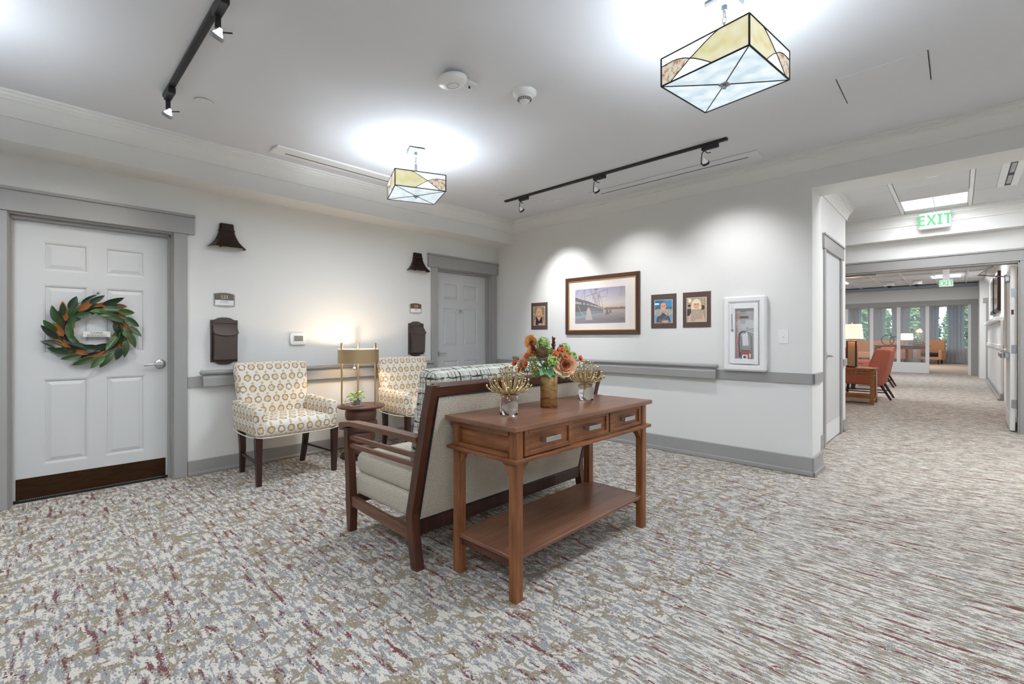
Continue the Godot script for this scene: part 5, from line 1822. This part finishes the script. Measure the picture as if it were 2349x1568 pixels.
func corridor() -> void:
	# side wall with the closet door
	var w := S()
	bb(w, Vector3(3.5, 0, -1.4), Vector3(3.76, 2.93, -0.34))
	bb(w, Vector3(3.5, 0, -2.7), Vector3(3.76, 2.93, -2.33))
	bb(w, Vector3(3.5, 2.18, -2.33), Vector3(3.76, 2.93, -1.4))
	bb(w, Vector3(3.5, 0, -2.33), Vector3(3.62, 2.18, -1.4))
	bb(w, Vector3(1.2, 0, -2.7), Vector3(3.5, 2.93, -2.5))
	structure("wall_corridor", w, M.wall, "off white corridor wall with a plain closet door", "wall")
	var p := crown_profile(3.76, 2.9)
	structure("trim_4", prism(S(), p, -2.78, -0.34), M.crown, "cream crown moulding above the closet door", "crown moulding")
	var b := room_node("baseboard_corridor", "grey skirting pieces on either side of the closet door", "baseboard")
	put(b, "board", bb(S(), Vector3(3.76, 0, -2.72), Vector3(3.776, 0.15, -2.47), 0.003), M.trim)
	put(b, "shoe", bb(S(), Vector3(3.76, 0, -2.735), Vector3(3.79, 0.045, -2.47), 0.005), M.trim)
	put(b, "board", bb(S(), Vector3(3.76, 0, -1.28), Vector3(3.776, 0.15, -0.36), 0.003), M.trim)
	put(b, "bumper_board", bb(S(), Vector3(3.76, 0.84, -2.72), Vector3(3.78, 0.93, -2.47), 0.003), M.trim)
	var d := room_node("door_3", "plain white flush closet door in the corridor side wall", "door", Vector3(3.76, 0, -1.865), 90)
	slim_casing(d)
	put(d, "leaf", bb(S(), Vector3(-0.455, 0.012, -0.075), Vector3(0.455, 2.175, -0.005), 0.002), M.door)
	put(d, "kick_plate", bb(S(), Vector3(-0.44, 0.02, -0.005), Vector3(0.44, 0.22, -0.002), 0.001), M.leaf_white)
	lever_set(d, Vector3(-0.39, 1.0, -0.005), -1.0)
	for y in [0.3, 0.95, 1.8]: put(d, "hinge", bb(S(), Vector3(0.446, y, -0.01), Vector3(0.472, y + 0.11, 0.02), 0.003), M.steel)
	# cross beam and the fire door opening
	w = S()
	bb(w, Vector3(1.0, 2.575, -4.1), Vector3(7.4, 2.93, -3.72))
	structure("trim_5", w, M.wall, "dropped beam across the corridor before the fire doors", "beam")
	structure("trim_6", prism(S(), crown_profile(-3.72, 2.9), 1.0, 7.2, run_x()), M.crown, "cream crown moulding on the corridor beam", "crown moulding")
	w = S()
	bb(w, Vector3(1.0, 2.165, -4.05), Vector3(7.4, 2.93, -3.88))
	bb(w, Vector3(5.40, 0, -4.05), Vector3(7.4, 2.2, -3.88))
	structure("wall_fire", w, M.wall, "off white wall around the wide fire door opening", "wall")
	var f := room_node("trim_7", "wide grey casing around the fire door opening", "casing")
	put(f, "head_casing", bb(S(), Vector3(1.0, 2.165, -3.88), Vector3(5.55, 2.3, -3.855), 0.002), M.trim)
	put(f, "head_cap", bb(S(), Vector3(1.0, 2.3, -3.88), Vector3(5.56, 2.322, -3.84), 0.002), M.trim)
	put(f, "side_casing", bb(S(), Vector3(5.385, 0, -3.88), Vector3(5.5, 2.165, -3.86), 0.002), M.trim)
	put(f, "jamb", bb(S(), Vector3(5.37, 0, -4.06), Vector3(5.401, 2.166, -3.87), 0.002), M.trim)
	put(f, "head_jamb", bb(S(), Vector3(1.0, 2.145, -4.06), Vector3(5.401, 2.166, -3.87), 0.002), M.trim)
	put(f, "closer_track", bb(S(), Vector3(2.4, 2.12, -4.02), Vector3(3.95, 2.145, -3.96), 0.004), M.steel)
	d = room_node("door_4", "open white fire door leaf with a long push bar", "door", Vector3(5.352, 0, -3.99), 0)
	d.rotation.y = deg_to_rad(-1.0)
	put(d, "leaf", bb(S(), Vector3(-0.045, 0.015, -1.12), Vector3(0, 2.12, 0), 0.002), M.leaf_white)
	put(d, "kick_plate", bb(S(), Vector3(-0.049, 0.02, -1.1), Vector3(-0.045, 0.23, -0.02), 0.001), M.white_plastic)
	for y in [0.3, 1.0, 1.72]: put(d, "hinge", bb(S(), Vector3(-0.036, y, -0.001), Vector3(0.016, y + 0.11, 0.004), 0.002), M.steel, "steel butt hinge")
	put(d, "edge_label", bb(S(), Vector3(-0.036, 1.5, 0.0), Vector3(-0.014, 1.56, 0.003)), mat("4a2a1e", 0.5))
	var s := S()
	bb(s, Vector3(-0.125, 0.93, -1.1), Vector3(-0.075, 1.0, -0.18), 0.008)
	bb(s, Vector3(-0.1, 0.94, -0.2), Vector3(-0.045, 1.02, -0.04), 0.01)
	bb(s, Vector3(-0.1, 0.94, -1.11), Vector3(-0.045, 1.02, -1.05), 0.01)
	put(d, "push_bar", s, M.chrome, "chrome push bar")
	put(d, "vertical_rod", bb(S(), Vector3(-0.07, 1.05, -0.98), Vector3(-0.046, 2.1, -0.95), 0.004), M.white_plastic)
	s = S()
	bb(s, Vector3(-0.09, 1.93, -0.32), Vector3(-0.045, 2.0, -0.06), 0.006)
	tube(s, [Vector3(-0.08, 2.01, -0.28), Vector3(-0.34, 2.05, -0.2), Vector3(-0.2, 2.13, 0.02)], 0.008, 8)
	put(d, "closer", s, M.steel, "door closer with folding arm")
	# troffer, diffuser and exit sign
	var o := thing("ceiling_troffer", "square recessed ceiling light before the corridor exit sign", "ceiling light", Vector3(4.608, 2.9, -3.1525), 0, "recessed ceiling lights")
	s = S()
	for e in [-1, 1]:
		box(s, Vector3(e * 0.305, 0.006, 0), Vector3(0.012, 0.014, 0.62), 0.001)
		box(s, Vector3(0, 0.006, e * 0.305), Vector3(0.6, 0.014, 0.012), 0.001)
	box(s, Vector3(0, 0.004, 0), Vector3(0.008, 0.014, 0.6), 0.001)
	put(o, "frame", s, M.white_plastic)
	for e in [-1, 1]: put(o, "lens", lathe(S(), [Vector2(0.298, -0.145), Vector2(0.301, 0.145)], 4, Transform3D(Basis(), Vector3(0, 9, 0))) if false else bb(S(), Vector3(0.004 if e > 0 else -0.299, 0.006, -0.299), Vector3(0.299 if e > 0 else -0.004, 0.014, 0.299)), glow_mat("ffffff", 1.3))
	area("troffer_light", Vector3(4.608, 2.89, -3.1525), Vector2(0.58, 0.58), Color(0.95, 0.97, 1.0), TROFFER * 0.45)
	for at in [Vector3(5.266, 2.9, -0.6525), Vector3(5.924, 2.9, -1.9025)]:  # unseen fittings, added to spread more light through the corridor
		dup(o, at + Vector3(0, -0.006, 0), 0, "unseen square ceiling light added near the lounge end of the corridor")
		area("troffer_light", at + Vector3(0, -0.016, 0), Vector2(0.58, 0.58), Color(0.95, 0.97, 1.0), TROFFER)
	o = thing("slot_diffuser", "dark slotted air diffuser in the corridor tile ceiling", "air diffuser", Vector3(5.222, 2.897, -2.15), 0, "linear slot diffusers")
	put(o, "frame", box(S(), Vector3(0, 0.0, 0), Vector3(0.16, 0.008, 1.4), 0.002), M.white_plastic)
	put(o, "slot", box(S(), Vector3(0, -0.004, 0), Vector3(0.05, 0.003, 1.3)), M.black)
	for z in [-0.38, 0.1, 0.5]: put(o, "vane", box(S(), Vector3(0.002, -0.006, z), Vector3(0.034, 0.003, 0.36)), M.steel)
	exit_sign(Vector3(4.6, 2.765, -3.64), 0.318, 0.222, "lit exit sign under the corridor ceiling light")
	o = thing("sprinkler_cover", "flush round sprinkler cover in the corridor tile ceiling", "sprinkler cover", Vector3(4.63, 2.9, -1.85), 0, "sprinkler covers")
	put(o, "plate", cyl(S(), 0.055, -0.004, 0.0, 28), M.white_plastic)

func slim_casing(d: Node3D) -> void:
	for k in [-1, 1]: put(d, "side_casing", box(S(), Vector3(k * 0.505, 1.09, 0.008), Vector3(0.085, 2.18, 0.016), 0.002), M.trim)
	for k in [-1, 1]: put(d, "jamb", box(S(), Vector3(k * 0.461, 1.09, -0.05), Vector3(0.008, 2.18, 0.1)), M.trim)
	put(d, "head_casing", bb(S(), Vector3(-0.59, 2.18, 0), Vector3(0.62, 2.325, 0.022), 0.002), M.trim)
	put(d, "head_cap", bb(S(), Vector3(-0.595, 2.325, 0), Vector3(0.625, 2.347, 0.034), 0.002), M.trim)

func make_wing_chair() -> Node3D:
	var o := thing("wing_chair", "", "armchair", Vector3.ZERO, 0, "coral wing chairs in the lounge beyond")
	var cloth: Material = M.coral
	put(o, "seat", cushion(S(), Vector3(0, 0.4, 0.02), Vector3(0.56, 0.22, 0.66), 0.05, Vector3(0, 0.02, 0)), cloth)
	for e in [-1.0, 1.0]:
		put(o, "arm", cushion(S(), Vector3(e * 0.3, 0.46, 0.02), Vector3(0.1, 0.36, 0.68), 0.04), cloth)
		put(o, "wing", cushion(S(), Vector3(e * 0.3, 0.72, -0.24), Vector3(0.09, 0.5, 0.2), 0.035, Vector3.ZERO, I3, func(p: Vector3) -> Vector3: return p - Vector3(0, 0, 0.08 * p.y / 0.25)), cloth)
	put(o, "backrest", cushion(S(), Vector3(0, 0.62, -0.34), Vector3(0.68, 0.7, 0.13), 0.05, Vector3(0, 0, 0.02), I3, func(p: Vector3) -> Vector3: return p - Vector3(0, 0, 0.06 * p.y / 0.35)), cloth)
	for e in [-1.0, 1.0]:
		put(o, "leg", rod(S(), Vector3(e * 0.27, 0.0, 0.3), Vector3(e * 0.27, 0.3, 0.28), 0.018, 8, 0.028), M.espresso)
		put(o, "leg", rod(S(), Vector3(e * 0.26, 0.0, -0.46), Vector3(e * 0.27, 0.3, -0.3), 0.018, 8, 0.028), M.espresso)
		put(o, "stretcher", rod(S(), Vector3(e * 0.265, 0.14, 0.29), Vector3(e * 0.265, 0.14, -0.38), 0.011, 6), M.espresso)
	return o

func lounge() -> void:
	M.coral = tri_map(mat("ffffff", 0.9, 0, 0.2), noise_tex(256, 0.12, 61, [Color("b06a5a"), Color("c68472")]), Vector3.ONE * 3.0)
	M.orange = mat("cf9a76", 0.8)
	M.mauve = mat("8f4a4c", 0.85)
	# outer walls
	structure("wall_lounge", bb(S(), Vector3(-4.6, 0, -25.3), Vector3(-4.4, 3.0, -0.3)), M.wall, "far side wall of the lounge beyond", "wall")
	structure("wall_end", bb(S(), Vector3(-4.4, 0, -0.4), Vector3(-0.25, 3.0, -0.3)), M.wall, "end wall of the lounge beyond", "wall")
	structure("wall_hall", bb(S(), Vector3(7.2, 0, -3.9), Vector3(7.4, 3.0, -0.34)), M.wall, "side wall of the corridor out of view", "wall")
	var w := S()
	bb(w, Vector3(5.45, 0, -14.6), Vector3(5.62, 2.93, -4.05))
	bb(w, Vector3(5.27, 0, -16.1), Vector3(5.62, 2.93, -14.6))
	bb(w, Vector3(5.62, 0, -25.3), Vector3(5.8, 3.0, -16.0))
	structure("wall_long", w, M.wall, "long off white wall with wainscot beyond the fire doors", "wall")
	var t := room_node("trim_8", "white slatted wainscot with cap and grey base along the far corridor wall", "wainscot")
	put(t, "cap", bb(S(), Vector3(5.33, 1.53, -13.8), Vector3(5.45, 1.6, -8.2), 0.006), M.white_plastic)
	put(t, "rail", bb(S(), Vector3(5.39, 0.98, -13.8), Vector3(5.45, 1.06, -8.2), 0.004), M.white_plastic)
	put(t, "base_rail", bb(S(), Vector3(5.4, 0.0, -13.9), Vector3(5.45, 0.13, -8.1), 0.004), M.trim)
	put(t, "shoe", bb(S(), Vector3(5.37, 0.0, -13.9), Vector3(5.4, 0.04, -8.1), 0.004), M.trim)
	for i in 26: put(t, "slat", bb(S(), Vector3(5.41, 0.13, -13.75 + i * 0.22), Vector3(5.44, 1.53, -13.63 + i * 0.22), 0.002), M.leaf_white)
	structure("trim_9", prism(S(), PackedVector2Array([Vector2(5.45, 2.74), Vector2(5.36, 2.86), Vector2(5.35, 2.9), Vector2(5.45, 2.9)]), -14.6, -4.1), M.crown, "crown moulding on the long wall beyond the fire doors", "crown moulding")
	var pc := room_node("trim_10", "grey casing board on the pilaster beside the glazed partition", "casing")
	put(pc, "board", bb(S(), Vector3(5.4, 0, -14.6), Vector3(5.5, 2.2, -14.585), 0.002), M.trim)
	put(pc, "head", bb(S(), Vector3(5.34, 2.2, -14.6), Vector3(5.5, 2.35, -14.58), 0.002), M.trim)
	for q in [[-9.0, 1.3], [-10.7, 1.3]]:
		var o := thing("wall_art", "tall dark framed picture hung on the long wall above the wainscot", "picture", Vector3(5.45, 1.75, q[0]), -90, "dark framed pictures on the long wall")
		put(o, "frame", bb(S(), Vector3(-1.3, 0, 0), Vector3(0, 0.82, 0.05), 0.008), M.bronze)
		put(o, "glazing", bb(S(), Vector3(-1.22, 0.07, 0.05), Vector3(-0.08, 0.75, 0.053)), mat("b5aa98", 0.08))
	# glazed partition
	w = S()
	bb(w, Vector3(-4.4, 2.41, -16.25), Vector3(5.62, 2.93, -16.0))
	structure("wall_partition", w, M.wall, "wall band above the glazed partition", "wall")
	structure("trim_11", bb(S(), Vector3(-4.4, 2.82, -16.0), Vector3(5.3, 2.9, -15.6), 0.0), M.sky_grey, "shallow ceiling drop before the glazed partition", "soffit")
	var g := room_node("window_1", "white glazed partition with tall panes and an open doorway", "window")
	put(g, "head_rail", bb(S(), Vector3(-4.4, 2.245, -16.2), Vector3(5.27, 2.41, -15.98), 0.004), M.trim)
	put(g, "base_panel", bb(S(), Vector3(-4.4, 0, -16.15), Vector3(4.12, 0.35, -16.03), 0.004), M.leaf_white)
	for x in [-1.88, -1.14, -0.4, 0.34, 1.07, 1.81, 2.545, 3.285, 4.025]:
		put(g, "mullion", bb(S(), Vector3(x, 0.35, -16.15), Vector3(x + 0.098, 2.245, -16.03), 0.004), M.leaf_white)
		if x < 4.0: put(g, "pane", bb(S(), Vector3(x + 0.098, 0.35, -16.1), Vector3(x + 0.742, 2.245, -16.09)), M.pane)
	put(g, "door_jamb", bb(S(), Vector3(5.043, 0, -16.2), Vector3(5.11, 2.245, -15.99), 0.003), M.leaf_white)
	put(g, "side_casing", bb(S(), Vector3(5.11, 0, -16.15), Vector3(5.272, 2.245, -15.97), 0.003), M.trim)
	# lounge furniture
	var o := thing("end_table", "mission style end table with fretwork beside the coral wing chair", "table", Vector3(3.44, 0, -5.95))
	put(o, "table_top", box(S(), Vector3(0, 0.635, 0), Vector3(0.66, 0.026, 0.56), 0.004), M.pine)
	for ex in [-1, 1]:
		for ez in [-1, 1]: put(o, "leg", box(S(), Vector3(ex * 0.275, 0.31, ez * 0.23), Vector3(0.055, 0.62, 0.055), 0.003), M.pine)
	for ez in [-1, 1]:
		var s := S()
		for y in [0.6, 0.56, 0.505]: box(s, Vector3(0, y, ez * 0.235), Vector3(0.5, 0.014, 0.014))
		for i in 6: box(s, Vector3(-0.2 + i * 0.08, 0.555, ez * 0.235), Vector3(0.012, 0.1, 0.012))
		put(o, "fretwork", s, M.pine)
	for ex in [-1, 1]:
		var s := S()
		for y in [0.6, 0.56, 0.505]: box(s, Vector3(ex * 0.28, y, 0), Vector3(0.014, 0.014, 0.42))
		put(o, "fretwork", s, M.pine)
	put(o, "shelf", box(S(), Vector3(0, 0.13, 0), Vector3(0.52, 0.05, 0.46), 0.004), M.pine)
	o = thing("table_lamp", "square wooden block lamp with glowing cream shade on the end table", "lamp", Vector3(3.40, 0.648, -5.9))
	put(o, "base", box(S(), Vector3(0.0, 0.25, 0), Vector3(0.16, 0.5, 0.16), 0.006), M.espresso)
	put(o, "inlay", box(S(), Vector3(0, 0.25, 0.001), Vector3(0.11, 0.45, 0.166), 0.002), mat("b8946a", 0.5))
	put(o, "inlay", box(S(), Vector3(0.001, 0.25, 0), Vector3(0.166, 0.45, 0.11), 0.002), mat("b8946a", 0.5))
	var rows := []
	for q in [[0.155, 0.53], [0.132, 0.8]]: rows.append(PackedVector3Array([Vector3(q[0], q[1], q[0]), Vector3(-q[0], q[1], q[0]), Vector3(-q[0], q[1], -q[0]), Vector3(q[0], q[1], -q[0])]))
	var s2 := S()
	grid(s2, rows, true, true, -1)
	put(o, "shade", s2, glow_mat("ffe9cf", 0.95))
	put(o, "finial", rod(S(), Vector3(0, 0.49, 0), Vector3(0, 0.84, 0), 0.008, 8), M.brass)
	var ll: OmniLight3D = lamp("end_table_lamp_light", OmniLight3D.new(), Vector3(3.4, 1.5, -5.9), Color(1, 0.82, 0.62), 0.5)
	ll.light_size = 0.1
	put(o, "cord", tube(S(), [Vector3(0.06, 0.006, 0.085), Vector3(0.3, 0.006, 0.15), Vector3(0.378, -0.03, 0.2), Vector3(0.38, -0.25, 0.18), Vector3(0.36, -0.5, 0.0), Vector3(0.3, -0.635, -0.1)], 0.005, 6), M.white_plastic)
	o = make_wing_chair()
	o.position = Vector3(3.44, 0, -6.95)
	o.rotation.y = deg_to_rad(-90)
	o.set_meta("label", "coral wing chair standing right behind the mission end table")
	dup(o, Vector3(3.25, 0, -9.9), -90, "coral wing chair standing farther off near the glazed partition")
	o = thing("sofa", "dark mauve sofa in the lounge behind the lamp", "sofa", Vector3(2.2, 0, -8.6), 20)
	put(o, "seat", cushion(S(), Vector3(0, 0.36, 0.1), Vector3(1.7, 0.3, 0.8), 0.06), M.mauve)
	put(o, "backrest", cushion(S(), Vector3(0, 0.66, -0.32), Vector3(1.8, 0.6, 0.2), 0.07), M.mauve)
	for e in [-1, 1]: put(o, "arm", cushion(S(), Vector3(e * 0.88, 0.44, 0.08), Vector3(0.18, 0.42, 0.85), 0.06), M.mauve)
	for e in [-1, 1]: put(o, "foot", box(S(), Vector3(e * 0.8, 0.1, 0.3), Vector3(0.07, 0.22, 0.07)), M.espresso)
	# sun room
	o = thing("long_table", "reddish brown narrow table behind the partition glass", "table", Vector3(3.3, 0, -17.6))
	put(o, "table_top", box(S(), Vector3(0, 0.885, 0), Vector3(1.6, 0.03, 0.45), 0.004), M.redwood)
	put(o, "apron", box(S(), Vector3(0, 0.82, 0), Vector3(1.5, 0.1, 0.38), 0.003), M.redwood)
	for ex in [-1, 1]:
		for ez in [-1, 1]: put(o, "leg", rod(S(), Vector3(ex * 0.74, 0, ez * 0.17), Vector3(ex * 0.74, 0.8, ez * 0.17), 0.02, 8, 0.032), M.redwood)
	o = thing("ring_sculpture", "sculpture of two interlocked dark metal rings on the long table", "sculpture", Vector3(3.0, 0.9, -17.6))
	for q in [[-0.09, 0.19, 0.4], [0.11, 0.16, -0.5]]:
		var pts := []
		for i in 28: pts.append(Vector3(q[0], q[1] + 0.005, 0) + Basis(Vector3.UP, q[2]) * Vector3(cos(TAU * i / 28) * q[1], sin(TAU * i / 28) * q[1], 0))
		put(o, "ring", tube(S(), pts, 0.013, 8, true), M.bronze)
	o = thing("model_boat", "pale boat shaped bowl with small figures on the long table", "ornament", Vector3(3.78, 0.9, -17.6))
	rows = []
	for i in 9:
		var u := i / 8.0 * 2 - 1
		var row := PackedVector3Array()
		for j in 9:
			var a := PI * j / 8
			var k := sqrt(maxf(0.02, 1 - u * u))
			row.append(Vector3(u * 0.25, 0.09 - sin(a) * 0.085 * k + 0.03 * u * u, cos(a) * 0.08 * k))
		rows.append(row)
	s2 = S()
	grid(s2, rows)
	put(o, "hull", s2, mat("d8cfc0", 0.7))
	for i in 4: put(o, "figure", ball(S(), Vector3(-0.12 + i * 0.08, 0.12, 0), 0.022, 8, Vector3(1, 1.6, 1)), mat("a08468", 0.7))
	o = thing("table_lamp", "white drum lamp glowing in the sun room", "lamp", Vector3(3.15, 0.75, -22.5))
	put(o, "base", lathe(S(), [Vector2(0, 0), Vector2(0.09, 0), Vector2(0.06, 0.05), Vector2(0.1, 0.18), Vector2(0.03, 0.3), Vector2(0, 0.31)], 16), mat("8a97a0", 0.4))
	put(o, "shade", cyl(S(), 0.22, 0.33, 0.62, 24), glow_mat("fff6e8", 0.9))
	o = thing("lamp_table", "small dark table under the white drum lamp", "table", Vector3(3.15, 0, -22.5))
	put(o, "table_top", cyl(S(), 0.3, 0.72, 0.75, 20), M.espresso)
	put(o, "post", cyl(S(), 0.05, 0, 0.72, 12), M.espresso)
	o = thing("tub_chair", "tan orange armchair seen through the partition doorway", "armchair", Vector3(3.95, 0, -23.6), -12)
	put(o, "seat", cushion(S(), Vector3(0, 0.42, 0.05), Vector3(0.6, 0.16, 0.6), 0.04), M.black)
	put(o, "backrest", cushion(S(), Vector3(0, 0.66, -0.3), Vector3(0.78, 0.84, 0.14), 0.05), M.orange)
	for e in [-1, 1]: put(o, "arm", cushion(S(), Vector3(e * 0.36, 0.42, 0.05), Vector3(0.12, 0.44, 0.66), 0.04), M.orange)
	put(o, "base", box(S(), Vector3(0, 0.26, 0.02), Vector3(0.66, 0.14, 0.64), 0.02), M.orange)
	for ex in [-1, 1]:
		for ez in [-1, 1]: put(o, "leg", box(S(), Vector3(ex * 0.28, 0.1, ez * 0.26), Vector3(0.05, 0.2, 0.05)), M.espresso)
	o = thing("sofa", "tan orange sofa in the sun room below the windows", "sofa", Vector3(2.2, 0, -23.4))
	put(o, "seat", cushion(S(), Vector3(0, 0.36, 0.1), Vector3(1.9, 0.3, 0.8), 0.06), M.orange)
	put(o, "backrest", cushion(S(), Vector3(0, 0.72, -0.3), Vector3(2.0, 0.66, 0.2), 0.06), M.orange)
	for e in [-1, 1]: put(o, "arm", cushion(S(), Vector3(e * 1.0, 0.44, 0.08), Vector3(0.18, 0.5, 0.85), 0.06), M.orange)
	for ex in [-1, 1]:
		for ez in [-1, 1]: put(o, "foot", box(S(), Vector3(ex * 0.85, 0.11, 0.1 + ez * 0.3), Vector3(0.07, 0.23, 0.07)), M.espresso)
	# window wall of the sun room
	var wx := [-1.56, -0.58, 0.4, 1.37, 2.32, 3.29, 4.27, 5.16]
	w = S()
	bb(w, Vector3(-4.4, 0, -25.3), Vector3(5.8, 0.68, -24.95))
	bb(w, Vector3(-4.4, 2.66, -25.3), Vector3(5.8, 3.0, -24.95))
	var x0 := -4.4
	for x in wx:
		bb(w, Vector3(x0, 0.68, -25.3), Vector3(x - 0.37, 2.66, -24.95))
		x0 = x + 0.37
	bb(w, Vector3(x0, 0.68, -25.3), Vector3(5.8, 2.66, -24.95))
	structure("wall_window", w, M.wall, "window wall of the sun room", "wall")
	for i in wx.size():
		g = room_node("window_%d" % (i + 2), "white sash window with blinds in the sun room", "window", Vector3(wx[i], 0.68, -25.1))
		var s := S()
		for e in [-1, 1]: box(s, Vector3(e * 0.35, 0.99, 0), Vector3(0.05, 1.98, 0.06))
		for y in [0.02, 0.97, 1.96]: box(s, Vector3(0, y, 0), Vector3(0.7, 0.05, 0.06))
		put(g, "sash", s, M.white_plastic)
		put(g, "pane", box(S(), Vector3(0, 0.99, -0.02), Vector3(0.68, 1.94, 0.006)), M.pane)
		if i > 2:
			s = S()
			for k in 46: box(s, Vector3(0, 0.05 + k * 0.042, 0.06), Vector3(0.66, 0.004, 0.026), 0.0, Transform3D())
			put(g, "blind_slats", s, M.white_plastic).set_meta("kind", "stuff")
	var cx := [-2.1, -1.07, -0.09, 0.88, 1.84, 2.78, 3.83, 4.72]
	var cw := [0.6, 0.72, 0.72, 0.72, 0.72, 0.72, 0.7, 0.62]
	for i in cx.size():
		o = thing("curtain", "pale blue grey curtain hanging between two sun room windows", "curtain", Vector3(cx[i], 0.02, -24.82), 0, "sun room curtains")
		rows = []
		for j in 9:
			var v := j / 8.0
			var row := PackedVector3Array()
			for k in 49:
				var u := k / 48.0 * 2 - 1
				var tight := 1.0 - 0.12 * sin(PI * v) + 0.06 * (1 - v)
				row.append(Vector3(u * cw[i] / 2 * tight, v * 2.68, 0.05 * sin(u * 15.0 + i) * (0.7 + 0.3 * v) + 0.012 * sin(u * 37.0)))
			rows.append(row)
		s2 = S()
		grid(s2, rows)
		put(o, "drape", s2, M.drape)
	# trees outside
	var rng := RandomNumberGenerator.new()
	rng.seed = 21
	for i in 6:
		o = thing("garden_tree", "leafy green tree outside the sun room windows", "tree", Vector3(-2.5 + i * 1.9, -0.2, -29.0 - 1.2 * (i % 2)), 0, "trees outside the sun room")
		put(o, "trunk", rod(S(), Vector3.ZERO, Vector3(0.1, 2.2, 0), 0.09, 8, 0.05), mat("5a4636", 0.9))
		for mi in 2:
			var s := S()
			for k in 1100:
				var d := Vector3(rng.randf_range(-1, 1), rng.randf_range(-1, 1), rng.randf_range(-1, 1))
				if d.length() > 1.0: d = d.normalized()
				var p := Vector3(0, 1.75, 0) + d * Vector3(0.9, 1.5, 0.9)
				if p.y < 0.2: continue
				blade2(s, p, Vector3(rng.randfn(), rng.randfn(), rng.randfn()).normalized(), rng.randf_range(0.1, 0.18))
			put(o, "foliage", s, M.tree_leaf[mi]).set_meta("kind", "stuff")
	structure("floor_outside", bb(S(), Vector3(-30, -0.5, -60), Vector3(30, -0.3, -25.3)), mat("5f7a3e", 1.0), "lawn outside the sun room", "lawn")
	# ceiling things over the lounge
	exit_sign(Vector3(4.62, 2.455, -10.0), 0.245, 0.165, "lit exit sign with an arrow over the lounge beyond", true)
	for q in [Vector3(3.28, 2.9, -13.9), Vector3(3.93, 2.9, -13.9)]:
		o = thing("camera_dome", "white ceiling security camera with dark dome", "camera", q, 0, "dome cameras on the lounge ceiling")
		put(o, "base", cyl(S(), 0.11, -0.1, 0.0, 24), M.white_plastic)
		put(o, "dome", lathe(S(), [Vector2(0, -0.17), Vector2(0.04, -0.16), Vector2(0.062, -0.13), Vector2(0.068, -0.1)], 20), mat("1a1a1e", 0.1))
	var k2 := 0
	for q in [Vector3(4.57, 2.9, -13.1), Vector3(4.57, 2.9, -8.2), Vector3(2.0, 2.9, -8.2), Vector3(2.0, 2.9, -13.1), Vector3(-1.0, 2.9, -10.5)]:
		o = thing("ceiling_panel_light", "flat rectangular ceiling light over the lounge beyond", "ceiling light", q, 0, "rectangular lights over the lounge beyond")
		put(o, "lens", bb(S(), Vector3(-0.3, -0.006, -0.3), Vector3(0.3, 0.0, 0.3), 0.002), glow_mat("ffffff", 1.2))
		area("lounge_light", q + Vector3(0, -0.012, 0), Vector2(0.58, 0.58), Color(0.95, 0.97, 1.0), LOUNGE)
		k2 += 1
	area("added_sun_room_light", Vector3(2.5, 2.84, -20.5), Vector2(3.0, 2.0), Color(1, 0.99, 0.97), SUNROOM)  # added fill light and glowing panel, brightening the sun room and its curtains
	o = thing("ceiling_panel_light", "wide light panel added on the ceiling to brighten the sun room", "ceiling light", Vector3(2.5, 2.85, -20.5))
	put(o, "lens", bb(S(), Vector3(-1.5, -0.006, -1.0), Vector3(1.5, 0.0, 1.0), 0.002), glow_mat("ffffff", 1.0))

func blade2(s: SurfaceTool, p: Vector3, n: Vector3, r: float) -> void:
	var u := n.cross(Vector3(0.3, 0.8, 0.5)).normalized()
	var v := n.cross(u)
	tri(s, p - u * r, p + v * r * 0.5, p + u * r, n)
	tri(s, p - u * r, p + u * r, p - v * r * 0.5, n)

# ---------- camera, light, build ----------
const LAMP_WHITE := Color(0.90, 0.945, 1.0)
const P_DOWN := 2.35
const P_UP := 1.05
const SPOTS := [2.4, 1.1, 1.15]
const L_SPOT := 0.8
const TABLE_LAMP := 0.28
const TROFFER := 3.8
const LOUNGE := 5.0
const SUNROOM := 10.0

func _ready() -> void:
	var cam := Camera3D.new()
	cam.name = "camera"
	add_child(cam)
	cam.position = Vector3(4.835, 1.21, 4.729)
	cam.rotation.y = deg_to_rad(43.836)
	cam.near = 0.05
	cam.far = 200.0
	cam.projection = Camera3D.PROJECTION_FRUSTUM
	cam.size = 2.0 * 0.05 * 784.0 / 1068.0
	cam.frustum_offset = Vector2(0, -0.05 * (784.0 - 772.7) / 1068.0)
	cam.current = true
	var env := Environment.new()
	env.tonemap_mode = Environment.TONE_MAPPER_LINEAR
	env.tonemap_exposure = 1.0
	env.background_mode = Environment.BG_SKY
	env.sky = Sky.new()
	var sky := ProceduralSkyMaterial.new()
	sky.sky_top_color = Color("a9c4e2")
	sky.sky_horizon_color = Color("e6edf3")
	sky.ground_bottom_color = Color("8d9a80")
	sky.ground_horizon_color = Color("d6dde0")
	sky.sky_energy_multiplier = 2.6
	env.sky.sky_material = sky
	env.sdfgi_enabled = true
	env.ssao_enabled = true
	env.ssil_enabled = true
	var we := WorldEnvironment.new()
	we.name = "environment"
	we.environment = env
	add_child(we)
	make_materials()
	M.pine = tri_map(mat("ffffff", 0.4), grain_tex(Color("7a4a20"), Color("a86d34"), 74), Vector3(1.2, 2, 1.2))
	M.redwood = mat("7d4a3c", 0.45)
	M.drape = mat("cfd6dc", 0.9)
	M.drape.backlight_enabled = true
	M.drape.backlight = Color(0.35, 0.38, 0.42)
	M.tree_leaf = [mat("5a7444", 0.8), mat("829a62", 0.8)]
	shell()
	furniture()
	wreath()
	pictures()
	extinguisher_cabinet()
	small_wall_things()
	pendants()
	track_lights()
	ceiling_things()
	corridor()
	lounge()
